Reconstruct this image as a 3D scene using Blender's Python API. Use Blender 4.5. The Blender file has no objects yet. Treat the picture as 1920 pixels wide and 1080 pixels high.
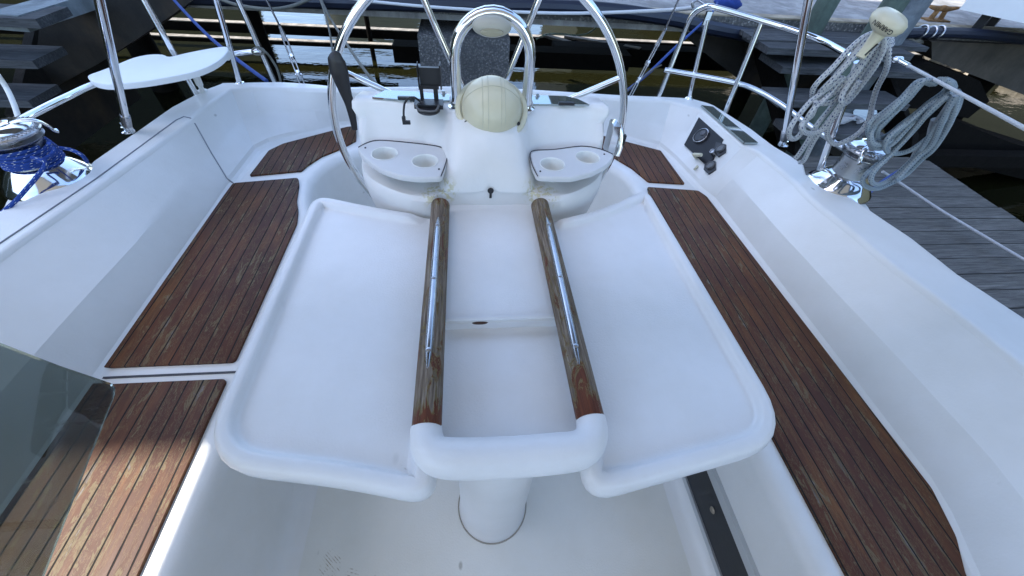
import bpy, bmesh, math, random
from math import sin, cos, pi, radians, sqrt
from mathutils import Vector, Matrix
from mathutils.geometry import tessellate_polygon
random.seed(7)
V = Vector
# ---------------------------------------------------------------- camera
F_PX = 715.0
Rm = ((0.99417754, 0.02380527, -0.10509201), (-0.08752987, 0.74722872, -0.65877748), (0.06284539, 0.66414046, 0.74496168))
CAM = V((-.056, 0, 1.45))
sc = bpy.context.scene
cd = bpy.data.cameras.new('camera'); cam = bpy.data.objects.new('camera', cd); sc.collection.objects.link(cam)
cd.sensor_width = 36; cd.lens = 36 * F_PX / 1920; cd.clip_start = .01; cd.clip_end = 4000
M4 = Matrix([list(r) + [0] for r in Rm] + [[0, 0, 0, 1]])
cam.matrix_world = Matrix.Translation(CAM) @ M4
sc.camera = cam
# ---------------------------------------------------------------- sky, sun, exposure
SUN_EL, SUN_AZ = radians(58), radians(180 - 8)     # sun stands over the left side of the boat
sd = V((cos(SUN_EL) * cos(SUN_AZ), cos(SUN_EL) * sin(SUN_AZ), sin(SUN_EL)))
w = bpy.data.worlds.new('World'); sc.world = w; w.use_nodes = True
nt = w.node_tree; nt.nodes.clear()
sky = nt.nodes.new('ShaderNodeTexSky'); sky.sky_type = 'NISHITA'; sky.sun_disc = False; sky.ozone_density = 2.4; sky.dust_density = 1.0
sky.sun_elevation = SUN_EL; sky.sun_rotation = math.atan2(sd.x, sd.y)
bg = nt.nodes.new('ShaderNodeBackground'); bg.inputs['Strength'].default_value = .15
out = nt.nodes.new('ShaderNodeOutputWorld')
nt.links.new(sky.outputs[0], bg.inputs[0]); nt.links.new(bg.outputs[0], out.inputs[0])
sl = bpy.data.lights.new('sun', 'SUN'); sl.energy = 2.0; sl.angle = radians(.5); sl.color = (1, .95, .86)
so = bpy.data.objects.new('sun', sl); sc.collection.objects.link(so); so.rotation_euler = sd.to_track_quat('Z', 'Y').to_euler()
sc.view_settings.view_transform = 'Standard'; sc.view_settings.look = 'None'; sc.view_settings.gamma = 1
sc.view_settings.exposure = 2.05

# ---------------------------------------------------------------- helpers
def at(px, py, x=None, y=None, z=None):
    """point of the real plane x=, y= or z= that is seen at a spot of the photograph"""
    c = (px - 960, 540 - py, -F_PX)
    d = V([sum(r[i] * c[i] for i in range(3)) for r in Rm])
    if z is not None: t = (z - CAM.z) / d.z
    elif y is not None: t = (y - CAM.y) / d.y
    else: t = (x - CAM.x) / d.x
    return CAM + t * d
def deckz(y): return .62 + .040 * (2.1 - y)
def atd(px, py):
    z = .66
    for _ in range(8):
        p = at(px, py, z=z); z = deckz(p.y)
    return at(px, py, z=z)
C = sc.collection
def add(o, parent=None):
    C.objects.link(o)
    if parent is not None:
        o.parent = parent
        if parent.parent is None: o.matrix_parent_inverse = Matrix.Translation(-parent.location)
    return o
class MB:
    def __init__(s): s.v = []; s.f = []; s.uv = {}
    def addm(s, vs, fs):
        n = len(s.v); s.v += [V(p) for p in vs]; s.f += [tuple(i + n for i in f) for f in fs]; return n
    def box(s, c, d, rz=0, bev=0, m=None):
        hx, hy, hz = [k / 2 for k in d]
        R_ = m or Matrix.Rotation(rz, 3, 'Z')
        vs = [V(c) + R_ @ V((a * hx, b * hy, e * hz)) for a in (-1, 1) for b in (-1, 1) for e in (-1, 1)]
        s.addm(vs, [(0, 1, 3, 2), (4, 6, 7, 5), (0, 4, 5, 1), (2, 3, 7, 6), (0, 2, 6, 4), (1, 5, 7, 3)]); return s
    def prism(s, pts, z0, z1, bev=0):
        """polygon outline (xy) with thickness; bev rounds the top edge"""
        pts = [V((p[0], p[1])) for p in pts]
        a = sum(pts[i].x * pts[(i + 1) % len(pts)].y - pts[(i + 1) % len(pts)].x * pts[i].y for i in range(len(pts)))
        if a < 0: pts = pts[::-1]
        loops = [[(p.x, p.y, z0) for p in pts]]
        if bev:
            for k in range(5):
                t = k / 4 * pi / 2; q = offset(pts, bev * (1 - cos(t)))
                loops.append([(p.x, p.y, z1 - bev + bev * sin(t)) for p in q])
        else: loops.append([(p.x, p.y, z1) for p in pts])
        s.loops(loops, True); n = len(pts); m = len(s.v)
        s.f.append(tuple(range(m - n, m))); s.f.append(tuple(range(m - n * len(loops), m - n * len(loops) + n))[::-1]); return s
    def loops(s, ls, closed=False):
        n = len(ls[0]); b = len(s.v)
        for l in ls: s.v += [V(p) for p in l]
        for i in range(len(ls) - 1):
            for j in range(n if closed else n - 1):
                k = (j + 1) % n
                s.f.append((b + i * n + j, b + i * n + k, b + (i + 1) * n + k, b + (i + 1) * n + j))
        return s
    def tube(s, pts, r, n=12, closed=False, sm=0, flat=1.0, up=None, caps=True):
        pts = [V(p) for p in pts]
        if sm: pts = spline(pts, sm, closed)
        N = len(pts); rs = r if isinstance(r, (list, tuple)) else None
        T = []
        for i in range(N):
            a = pts[(i - 1) % N] if (closed or i > 0) else pts[i]; b_ = pts[(i + 1) % N] if (closed or i < N - 1) else pts[i]
            T.append((b_ - a).normalized())
        u = V(up) if up else (V((0, 0, 1)) if abs(T[0].z) < .9 else V((1, 0, 0)))
        b = len(s.v); L = 0
        for i in range(N):
            u = V(up) if up else u
            u = (u - u.dot(T[i]) * T[i]).normalized(); w_ = T[i].cross(u)
            rr = rs[min(i * len(rs) // N, len(rs) - 1)] if rs else r
            if rs and len(rs) != N:
                x = i / (N - 1) * (len(rs) - 1); k = min(int(x), len(rs) - 2); rr = rs[k] + (rs[k + 1] - rs[k]) * (x - k)
            if i: L += (pts[i] - pts[i - 1]).length
            for j in range(n):
                a = 2 * pi * j / n
                s.uv[len(s.v)] = (L, j / n)
                s.v.append(pts[i] + u * (sin(a) * rr * flat) + w_ * (cos(a) * rr))
        for i in range(N if closed else N - 1):
            for j in range(n):
                k = (j + 1) % n; i2 = (i + 1) % N
                s.f.append((b + i * n + j, b + i2 * n + j, b + i2 * n + k, b + i * n + k))
        if not closed and caps:
            s.f.append(tuple(b + j for j in range(n))); s.f.append(tuple(b + (N - 1) * n + j for j in range(n))[::-1])
        return s
    def lathe(s, prof, c, n=40, axis=None):
        """prof = [(radius, height)] about an axis"""
        m = V(axis or (0, 0, 1)).normalized().to_track_quat('Z', 'Y').to_matrix(); c = V(c)
        ls = []
        for r, h in prof:
            r = max(r, 1e-4); ls.append([c + m @ V((r * cos(2 * pi * j / n), r * sin(2 * pi * j / n), h)) for j in range(n)])
        return s.loops(ls, True)
    def xf(s, M, start=0):
        for i in range(start, len(s.v)): s.v[i] = M @ s.v[i]
        return s
    def build(s, name, mat, parent=None, ang=35, origin=None):
        me = bpy.data.meshes.new(name)
        o0 = V((0, 0, 0))
        if parent is None and s.v:
            xs = [p.x for p in s.v]; ys = [p.y for p in s.v]; zs = [p.z for p in s.v]
            o0 = V(((min(xs) + max(xs)) / 2, (min(ys) + max(ys)) / 2, min(zs)))
        me.from_pydata([p - o0 for p in s.v], [], s.f)
        if s.uv:
            ul = me.uv_layers.new(name='UVMap')
            for lp in me.loops: ul.data[lp.index].uv = s.uv.get(lp.vertex_index, (0, 0))
        bm = bmesh.new(); bm.from_mesh(me); bmesh.ops.recalc_face_normals(bm, faces=bm.faces); bm.to_mesh(me); bm.free()
        me.polygons.foreach_set('use_smooth', [True] * len(me.polygons)); me.set_sharp_from_angle(angle=radians(ang))
        me.materials.append(mat); o = bpy.data.objects.new(name, me); o.location = o0
        return add(o, parent)
def spline(p, k, closed=False):
    n = len(p); r = []
    for i in range(n if closed else n - 1):
        if closed: a, b, c, d = p[(i - 1) % n], p[i], p[(i + 1) % n], p[(i + 2) % n]
        else: a, b, c, d = p[max(i - 1, 0)], p[i], p[i + 1], p[min(i + 2, n - 1)]
        for j in range(k):
            t = j / k
            r.append(.5 * ((2 * b) + (c - a) * t + (2 * a - 5 * b + 4 * c - d) * t * t + (3 * b - a - 3 * c + d) * t ** 3))
    if not closed: r.append(p[-1])
    return r
def offset(pts, d):
    """inward offset of a counter-clockwise outline"""
    n = len(pts); r = []
    for i in range(n):
        e1 = (pts[i] - pts[i - 1]); e2 = (pts[(i + 1) % n] - pts[i])
        if e1.length < 1e-7: e1 = e2
        if e2.length < 1e-7: e2 = e1
        e1 = e1.normalized(); e2 = e2.normalized()
        n1 = V((-e1.y, e1.x)); n2 = V((-e2.y, e2.x)); m = n1 + n2
        if m.length < 1e-4: m = n1
        m.normalize(); r.append(pts[i] + m * d / max(m.dot(n1), .5))
    return r
def roundpoly(pts, rads, k=7):
    """round the corners of an outline"""
    n = len(pts); r = []
    for i in range(n):
        p = V(pts[i][:2]); a = V(pts[i - 1][:2]); b = V(pts[(i + 1) % n][:2]); rr = rads[i] if isinstance(rads, (list, tuple)) else rads
        if rr <= 0: r.append(p); continue
        da = a - p; db = b - p; l = min(rr, da.length * .48, db.length * .48)
        s_ = p + da.normalized() * l; e = p + db.normalized() * l
        for j in range(k + 1):
            t = j / k; r.append((1 - t) ** 2 * s_ + 2 * t * (1 - t) * p + t * t * e)
    return r
def resample(pts, n):
    pts = [V(p) for p in pts]; d = [0]
    for i in range(1, len(pts)): d.append(d[-1] + (pts[i] - pts[i - 1]).length)
    r = []
    for k in range(n + 1):
        x = d[-1] * k / n; i = 1
        while i < len(pts) - 1 and d[i] < x: i += 1
        t = (x - d[i - 1]) / max(d[i] - d[i - 1], 1e-9); r.append(pts[i - 1].lerp(pts[i], min(max(t, 0), 1)))
    return r
def empty(name, loc, label=None, cat=None, group=None):
    o = bpy.data.objects.new(name, None); o.location = V(loc); o.empty_display_size = .1; C.objects.link(o)
    return tag(o, label, cat, group)
def tag(o, label=None, cat=None, group=None, kind=None):
    if label: o['label'] = label
    if cat: o['category'] = cat
    if group: o['group'] = group
    if kind: o['kind'] = kind
    return o

# ---------------------------------------------------------------- materials
class NT:
    def __init__(s, name):
        s.m = bpy.data.materials.new(name); s.m.use_nodes = True; s.t = s.m.node_tree; s.t.nodes.clear()
        s.b = s.n('ShaderNodeBsdfPrincipled'); o = s.n('ShaderNodeOutputMaterial'); s.l(s.b.outputs[0], o.inputs[0])
    def n(s, t, **k):
        x = s.t.nodes.new(t)
        for a, b in k.items(): setattr(x, a, b)
        return x
    def l(s, a, b): s.t.links.new(a, b)
    def val(s, i, v): s.b.inputs[i].default_value = v
    def pos(s):
        g = s.n('ShaderNodeNewGeometry'); return g.outputs['Position']
    def mapv(s, v, sc_=(1, 1, 1), rot=(0, 0, 0)):
        m = s.n('ShaderNodeMapping'); m.inputs['Scale'].default_value = sc_; m.inputs['Rotation'].default_value = rot; s.l(v, m.inputs['Vector']); return m.outputs[0]
    def noise(s, v, sc_, det=4, rough=.6, out=0, dist=0):
        x = s.n('ShaderNodeTexNoise'); x.inputs['Scale'].default_value = sc_; x.inputs['Detail'].default_value = det; x.inputs['Roughness'].default_value = rough
        x.inputs['Distortion'].default_value = dist
        s.l(v, x.inputs['Vector']); return x.outputs[out]
    def ramp(s, f, stops, mode='LINEAR'):
        x = s.n('ShaderNodeValToRGB'); x.color_ramp.interpolation = mode; e = x.color_ramp.elements
        while len(e) < len(stops): e.new(.5)
        for i, (p, c) in enumerate(stops): e[i].position = p; e[i].color = (c if len(c) == 4 else (*c, 1)) if hasattr(c, '__len__') else (c, c, c, 1)
        s.l(f, x.inputs[0]); return x.outputs[0]
    def mix(s, f, a, b, mode='MIX'):
        x = s.n('ShaderNodeMix', data_type='RGBA', blend_type=mode)
        for i, q in ((0, f), (6, a), (7, b)):
            if isinstance(q, (int, float)): x.inputs[i].default_value = q
            elif isinstance(q, tuple): x.inputs[i].default_value = (*q, 1)
            else: s.l(q, x.inputs[i])
        return x.outputs[2]
    def math(s, op, a, b=None, c=None):
        x = s.n('ShaderNodeMath', operation=op)
        for i, q in enumerate((a, b, c)):
            if q is None: continue
            if isinstance(q, (int, float)): x.inputs[i].default_value = q
            else: s.l(q, x.inputs[i])
        return x.outputs[0]
    def sep(s, v):
        x = s.n('ShaderNodeSeparateXYZ'); s.l(v, x.inputs[0]); return x.outputs
    def bump(s, h, st=.3, d=.002, prev=None):
        x = s.n('ShaderNodeBump'); x.inputs['Strength'].default_value = st; x.inputs['Distance'].default_value = d; s.l(h, x.inputs['Height'])
        if prev: s.l(prev, x.inputs['Normal'])
        s.l(x.outputs[0], s.b.inputs['Normal']); return x.outputs[0]
    def col(s, c): s.l(c, s.b.inputs['Base Color'])
def flat(name, c, r=.5, met=0, bump=None, coat=0, var=0, spec=.5):
    t = NT(name); t.val('Specular IOR Level', spec); t.val('Roughness', r); t.val('Metallic', met); t.val('Base Color', (*c, 1)); t.val('Coat Weight', coat)
    if var:
        nz = t.noise(t.pos(), 14, 5); t.col(t.mix(nz, tuple(k * (1 - var) for k in c), tuple(min(k * (1 + var), .95) for k in c)))
    if bump: t.bump(t.noise(t.pos(), bump[0], 3), bump[1], bump[2])
    return t.m
def m_gel(name, c=(.80, .80, .79), r=.33, grain=0, dirt=.5, spots=False, glue=()):
    t = NT(name); p = t.pos(); n1 = t.noise(p, 2.3, 5, .65); n2 = t.noise(p, 26, 5, .7)
    base = t.mix(t.ramp(n1, [(.35, 0), (.8, 1)]), c, tuple(k * .88 for k in (c[0] * .99, c[1] * .98, c[2] * .94)))
    sp = t.ramp(n2, [(.66, 0), (.78, 1)])
    base = t.mix(t.math('MULTIPLY', sp, .26 * dirt), base, (.30, .27, .2))
    # a few short dark scuffs
    v = t.n('ShaderNodeTexVoronoi'); v.inputs['Scale'].default_value = 7 if not spots else 13; t.l(t.mapv(p, (1, .55, 1), (0, 0, .6)), v.inputs['Vector'])
    sc1 = t.ramp(v.outputs['Distance'], [(.02 if not spots else .05, 1), (.05 if not spots else .10, 0)])
    gate = t.ramp(t.noise(p, 3.1, 2), [(.40 if spots else .5, 0), (.50 if spots else .56, 1)])
    base = t.mix(t.math('MULTIPLY', t.math('MULTIPLY', sc1, gate), .55 if dirt > .2 else .12), base, (.16, .14, .09))
    for gx_, gy_, gz_ in glue:
        vs_ = t.n('ShaderNodeVectorMath', operation='DISTANCE'); t.l(p, vs_.inputs[0]); vs_.inputs[1].default_value = (gx_, gy_, gz_)
        g_ = t.math('MULTIPLY', t.ramp(vs_.outputs['Value'], [(.035, 1), (.062, 0)]), t.ramp(t.noise(p, 70, 3), [(.50, 0), (.56, 1)]))
        base = t.mix(t.math('MULTIPLY', g_, .7), base, (.52, .47, .22))
    if spots:
        x, y, z = t.sep(p)
        for cx_, cy_, a_ in ((-.44, .13, .3), (-.35, .055, .1), (-.50, .18, .9)):
            dx = t.math('SUBTRACT', x, cx_); dy = t.math('SUBTRACT', y, cy_)
            rr = t.math('ADD', t.math('POWER', t.math('MULTIPLY', dx, 30), 2), t.math('POWER', t.math('MULTIPLY', dy, 22), 2))
            st_ = t.math('SINE', t.math('MULTIPLY', t.math('ADD', dy, t.math('MULTIPLY', dx, a_)), 700))
            m_ = t.math('MULTIPLY', t.math('MULTIPLY', t.ramp(rr, [(.6, 1), (1, 0)]), t.ramp(st_, [(.45, 0), (.6, 1)])), t.ramp(t.noise(p, 40, 3), [(.45, 0), (.6, 1)]))
            base = t.mix(t.math('MULTIPLY', m_, .75), base, (.27, .20, .09))
    t.col(base); t.val('Roughness', r)
    t.l(t.ramp(n1, [(.2, r * .85), (.8, r * 1.25)]), t.b.inputs['Roughness'])
    b = t.bump(t.noise(p, 9, 2), .3, .004)
    t.bump(t.noise(p, grain or 150, 2, .5), .5, .0012 if grain else .0006, b)
    return t.m
def m_teak(name, wear=.5, dark=0.):
    t = NT(name); p = t.pos(); x, y, z = t.sep(p)
    W = .0385
    u = t.math('DIVIDE', x, W); fr = t.math('FRACT', u); idn = t.math('FLOOR', u)
    dd = t.math('ABSOLUTE', t.math('SUBTRACT', fr, .5))
    wob = t.math('MULTIPLY', t.math('SUBTRACT', t.noise(t.mapv(p, (1, 1, 1)), 30, 3), .5), .05)
    seam = t.ramp(t.math('ADD', dd, wob), [(.440, 0), (.462, 1)])
    cm = t.n('ShaderNodeCombineXYZ'); t.l(idn, cm.inputs[0]); t.l(t.math('MULTIPLY', y, 1.2), cm.inputs[1])
    per = t.noise(cm.outputs[0], 1.7, 2)
    grain = t.noise(t.mapv(p, (160, 6, 1)), 1, 6, .7)
    blot = t.noise(t.mapv(p, (16, 5, 1)), 1, 6, .7)
    c = t.ramp(per, [(.3, (.068, .020, .007)), (.5, (.128, .042, .012)), (.7, (.20, .078, .021))])
    c = t.mix(t.ramp(blot, [(.38, 0), (.68, .85)]), c, (.065, .018, .008)); c = t.mix(t.ramp(t.noise(t.mapv(p, (5, 2.2, 1)), 1, 4, .6), [(.42, 0), (.66, .72)]), c, (.035, .014, .009))
    c = t.mix(t.math('MULTIPLY', t.ramp(grain, [(.40, 0), (.62, 1)]), .6), c, (.06, .018, .007))
    # varnish lifted: yellow-green fringes round bare silver wood, mostly along seams
    nz = t.noise(t.mapv(p, (24, 5.5, 1)), 1.6, 8, .74, dist=.5)
    near = t.math('MULTIPLY', dd, .16); nn = t.math('ADD', nz, near)
    yel = t.ramp(nn, [(.70 - .16 * wear, 0), (.715 - .16 * wear, 1), (.76 - .16 * wear, 1), (.78 - .16 * wear, .25)])
    bare = t.ramp(nn, [(.765 - .15 * wear, 0), (.785 - .15 * wear, 1)])
    c = t.mix(t.math('MULTIPLY', yel, .62), c, (.17, .135, .065))
    c = t.mix(t.math('MULTIPLY', bare, .8), c, t.ramp(grain, [(.35, (.09, .075, .06)), (.65, (.27, .24, .21))]))
    crk = t.ramp(t.math('ABSOLUTE', t.math('SUBTRACT', nz, .5)), [(.004, 1), (.010, 0)])
    c = t.mix(t.math('MULTIPLY', crk, .45), c, (.2, .14, .06))
    c = t.mix(seam, c, (.012, .011, .010))
    t.col(c); t.val('Specular IOR Level', .28)
    t.l(t.mix(bare, t.mix(seam, t.ramp(nz, [(.3, .42), (.8, .62)]), (.8, .8, .8)), (.85, .85, .85)), t.b.inputs['Roughness'])
    h = t.math('SUBTRACT', t.math('SUBTRACT', t.math('MULTIPLY', grain, .3), t.math('MULTIPLY', seam, 1.2)), t.math('MULTIPLY', bare, .35))
    t.bump(h, .6, .0018)
    return t.m
def m_rail(name):
    t = NT(name); p = t.pos(); g = t.noise(t.mapv(p, (220, 9, 220)), 1, 5, .7)
    grey = t.ramp(g, [(.3, (.05, .034, .024)), (.5, (.175, .135, .10)), (.7, (.34, .285, .225))])
    red = t.ramp(g, [(.3, (.06, .013, .005)), (.7, (.17, .050, .018))])
    nz = t.noise(t.mapv(p, (34, 9, 34)), 1, 7, .76, dist=1.2)
    y = t.sep(p)[1]
    endf = t.ramp(y, [(.285, .12), (.325, .0), (.92, .0), (.98, .1)])
    x = t.sep(p)[0]
    side = t.math('MULTIPLY', t.math('SINE', t.math('MULTIPLY', x, 20)), 0.0)
    k = t.math('ADD', t.math('ADD', nz, endf), side)
    f = t.ramp(k, [(.545, 0), (.56, 1)]); fy = t.ramp(k, [(.525, 0), (.54, 1), (.565, 1), (.58, 0)])
    c = t.mix(f, grey, red); c = t.mix(t.math('MULTIPLY', fy, .7), c, (.25, .20, .075))
    t.col(c); t.val('Specular IOR Level', .3); t.l(t.ramp(f, [(0, .85), (1, .4)]), t.b.inputs['Roughness']); t.bump(t.math('ADD', g, t.math('MULTIPLY', f, .8)), .9, .0022)
    return t.m
def m_metal(name, c=(.78, .79, .80), r=.09, br=False):
    t = NT(name); t.val('Metallic', 1); t.val('Base Color', (*c, 1))
    n1 = t.noise(t.pos(), 30, 4); t.l(t.ramp(n1, [(.3, r * .6), (.8, r * 1.8)]), t.b.inputs['Roughness'])
    if br: t.bump(t.noise(t.pos(), 420, 3), .5, .001)
    else: t.bump(t.noise(t.pos(), 18, 2), .08, .001)
    return t.m
def m_rope(name, a, b, freq=60, thr=.62, fine=(.5, .5)):
    t = NT(name); uv = t.n('ShaderNodeUVMap'); x, y, _ = t.sep(uv.outputs[0])
    d1 = t.math('SINE', t.math('ADD', t.math('MULTIPLY', x, freq * 2 * pi), t.math('MULTIPLY', y, 4 * pi)))
    d2 = t.math('SINE', t.math('SUBTRACT', t.math('MULTIPLY', x, freq * 2 * pi), t.math('MULTIPLY', y, 8 * pi)))
    fl = t.ramp(t.math('ADD', t.math('MULTIPLY', d1, d2), t.math('MULTIPLY', t.math('SUBTRACT', t.noise(t.pos(), 38, 3), .5), 1.3)), [(thr - .06, 0), (thr + .06, 1)])
    g = t.noise(t.pos(), 90, 4); bb = t.mix(g, tuple(k * .62 for k in a), a)
    t.col(t.mix(fl, bb, b)); t.val('Roughness', .85)
    s1 = t.math('SINE', t.math('ADD', t.math('MULTIPLY', x, 260 * 2 * pi), t.math('MULTIPLY', y, 8 * pi)))
    s2 = t.math('SINE', t.math('SUBTRACT', t.math('MULTIPLY', x, 260 * 2 * pi), t.math('MULTIPLY', y, 8 * pi)))
    t.bump(t.math('MAXIMUM', s1, s2), .5, .0010); return t.m
def m_agg(name):
    t = NT(name); p = t.pos(); v = t.n('ShaderNodeTexVoronoi'); v.inputs['Scale'].default_value = 60; t.l(p, v.inputs['Vector'])
    c = t.ramp(v.outputs['Color'], [(0, (.05, .05, .055)), (.55, (.16, .155, .15)), (.85, (.26, .24, .22)), (1, (.6, .58, .55))])
    n_ = t.noise(p, 3, 5); c = t.mix(t.ramp(n_, [(.4, 0), (.8, .7)]), c, (.07, .07, .06))
    t.col(t.mix(t.ramp(v.outputs['Distance'], [(.3, 0), (.6, .8)]), c, (.09, .088, .082))); t.val('Roughness', .9); t.bump(v.outputs['Distance'], .8, .008); return t.m
def m_conc(name, c, sc_=2, stain=(.16, .10, .05), st=.3):
    t = NT(name); p = t.pos(); a = t.noise(p, sc_, 7, .68); b = t.noise(p, 60, 4)
    k = t.mix(t.ramp(a, [(.34, 0), (.62, 1)]), tuple(x * .42 for x in c), tuple(x * 1.1 for x in c)); k = t.mix(t.math('MULTIPLY', b, .5), k, tuple(x * .35 for x in c)); k = t.mix(t.math('MULTIPLY', t.ramp(t.noise(t.mapv(p, (9, 9, 1.2)), 1, 5), [(.48, 0), (.62, 1)]), .5), k, tuple(x * .4 for x in c))
    k = t.mix(t.math('MULTIPLY', t.ramp(t.noise(p, 1.3, 5), [(.55, 0), (.72, 1)]), st), k, stain)
    t.col(k); t.val('Roughness', .9); t.bump(b, .6, .006); return t.m
def m_plank(name, along='x', c=(.20, .205, .20)):
    t = NT(name); p = t.pos(); s_ = (5, 90, 60) if along == 'x' else (60, 60, 5)
    g = t.noise(t.mapv(p, s_), 1, 7, .72, dist=.5); big = t.noise(t.mapv(p, (1.4, 9, 9)), 1, 3)
    k = t.ramp(g, [(.3, tuple(x * .30 for x in c)), (.5, c), (.72, tuple(min(x * 1.9, .6) for x in c))])
    k = t.mix(t.ramp(big, [(.3, 0), (.7, .65)]), k, tuple(x * .5 for x in c))
    v = t.n('ShaderNodeTexVoronoi'); v.inputs['Scale'].default_value = 2.6; t.l(t.mapv(p, (.6, 2, 1)), v.inputs['Vector'])
    k = t.mix(t.math('MULTIPLY', t.ramp(v.outputs['Distance'], [(.03, 1), (.07, 0)]), .6), k, (.04, .035, .03))
    t.col(k); t.val('Roughness', .88); t.val('Specular IOR Level', .2); t.bump(g, .9, .005); return t.m
GEL = m_gel('gelcoat', (.79, .78, .75)); GELT = m_gel('gelcoat_table', (.80, .80, .80), .30, grain=260, dirt=.15); GELN = m_gel('gelcoat_nonskid', (.78, .765, .70), .5, grain=190, dirt=.6, spots=True)
GELG = m_gel('gelcoat_grey_panel', (.68, .68, .68), .4, grain=180, dirt=.2)
TEAK = m_teak('varnished_teak_peeling', .62); TEAKW = m_teak('varnished_teak_worn', .62); TEAKS = m_teak('varnished_teak_sound', .3); RAILW = m_rail('weathered_rail_teak')
SS = m_metal('polished_steel'); SS2 = m_metal('satin_steel', (.42, .43, .44), .2); SSB = m_metal('brushed_drum', (.42, .43, .44), .3, br=True); SSD = m_metal('dull_steel', (.45, .45, .46), .3)
BLK = flat('black_plastic', (.015, .015, .017), .42, bump=(300, .3, .0006)); BLKG = flat('black_gloss', (.01, .01, .012), .4, spec=.25)
RUB = flat('black_rubber_strip', (.012, .014, .018), .3, bump=(120, .3, .001), var=.5)
CRM = flat('aged_cream_plastic', (.60, .56, .40), .33, bump=(40, .1, .001), var=.07); WPL = flat('white_plastic', (.80, .80, .76), .4, var=.04)
HDPE = flat('white_board_plastic', (.82, .83, .82), .45, bump=(60, .3, .001), var=.04)
ALU = flat('satin_aluminium', (.55, .57, .58), .38, met=.7); BRS = flat('old_screw', (.34, .29, .22), .5, met=.6)
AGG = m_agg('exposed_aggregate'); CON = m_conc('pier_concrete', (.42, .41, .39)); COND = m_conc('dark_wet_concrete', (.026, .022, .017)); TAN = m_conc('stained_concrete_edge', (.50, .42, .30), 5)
PLK = m_plank('grey_planks', c=(.125, .122, .112)); PLKS = m_plank('step_planks', c=(.085, .088, .09)); PILE = m_conc('green_treated_piling', (.12, .165, .135), 4, (.05, .06, .05)); PILEG = m_conc('bleached_piling', (.26, .30, .33), 4)
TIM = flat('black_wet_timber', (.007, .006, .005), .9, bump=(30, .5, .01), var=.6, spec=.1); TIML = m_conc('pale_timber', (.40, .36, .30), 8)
PIPE = flat('dark_blue_pipe', (.012, .016, .03), .38, var=.3); CABLE = flat('white_cable', (.55, .57, .58), .6, var=.1)
BLUE = flat('blue_rope_plain', (.02, .06, .24), .8, bump=(400, .8, .001), var=.3); BLUT = flat('blue_towel', (.015, .045, .22), .9, bump=(80, .8, .006), var=.3)
RB = m_rope('blue_flecked_rope', (.012, .06, .32), (.62, .66, .68), 24, .84); RW = m_rope('white_blue_fleck_rope', (.60, .62, .62), (.02, .04, .13), 42, .62)
RW2 = m_rope('pale_blue_rope', (.33, .39, .42), (.05, .10, .17), 60, .66); RW3 = m_rope('white_dock_line', (.5, .5, .5), (.2, .2, .2), 40, .9); RDK = m_rope('dirty_line', (.20, .20, .17), (.05, .05, .04), 50, .8)
RUST = m_conc('rusty_iron', (.36, .20, .08), 20, (.14, .05, .02), .8); ROCKM = m_conc('tan_rock', (.42, .36, .27), 5)
CANV = NT('pale_canvas'); CANV.val('Base Color', (.55, .52, .45, 1)); CANV.val('Roughness', .9); CANV.val('Transmission Weight', 0)
_tr = CANV.n('ShaderNodeBsdfTranslucent'); _tr.inputs[0].default_value = (.55, .50, .42, 1); _mx = CANV.n('ShaderNodeMixShader'); _mx.inputs[0].default_value = .15
CANV.l(CANV.b.outputs[0], _mx.inputs[1]); CANV.l(_tr.outputs[0], _mx.inputs[2]); CANV.l(_mx.outputs[0], [n for n in CANV.t.nodes if n.type == 'OUTPUT_MATERIAL'][0].inputs[0]); CANV = CANV.m; ROOFM = flat('roof_metal', (.25, .26, .27), .6)
def m_glass(name, c, a=.5, r=.04):
    t = NT(name); t.val('Base Color', (*c, 1)); t.val('Roughness', r); t.val('Transmission Weight', a); t.val('IOR', 1.3)
    p = t.pos(); n_ = t.noise(t.mapv(p, (70, 6, 20), (0, 0, .7)), 1, 6, .7); t.l(t.ramp(n_, [(.55, r), (.75, .30)]), t.b.inputs['Roughness']); return t.m
SMOKE = m_glass('smoked_acrylic', (.24, .28, .25), .97, .02)
def m_water():
    t = NT('harbour_water'); p = t.pos(); t.val('Base Color', (.009, .009, .003, 1)); t.val('Roughness', .02); t.val('IOR', 1.45)
    n1 = t.noise(t.mapv(p, (1, 2.2, 1)), 1.5, 4, .55); n2 = t.noise(p, 9, 3); b = t.bump(n1, .5, .016); t.bump(n2, .4, .0024, b); return t.m
WAT = m_water()

# ================================================================ WATER
mb = MB(); mb.addm([(-400, -400, -.8), (400, -400, -.8), (400, 600, -.8), (-400, 600, -.8)], [(0, 1, 2, 3)])
tag(mb.build('water', WAT), kind='structure')

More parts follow.
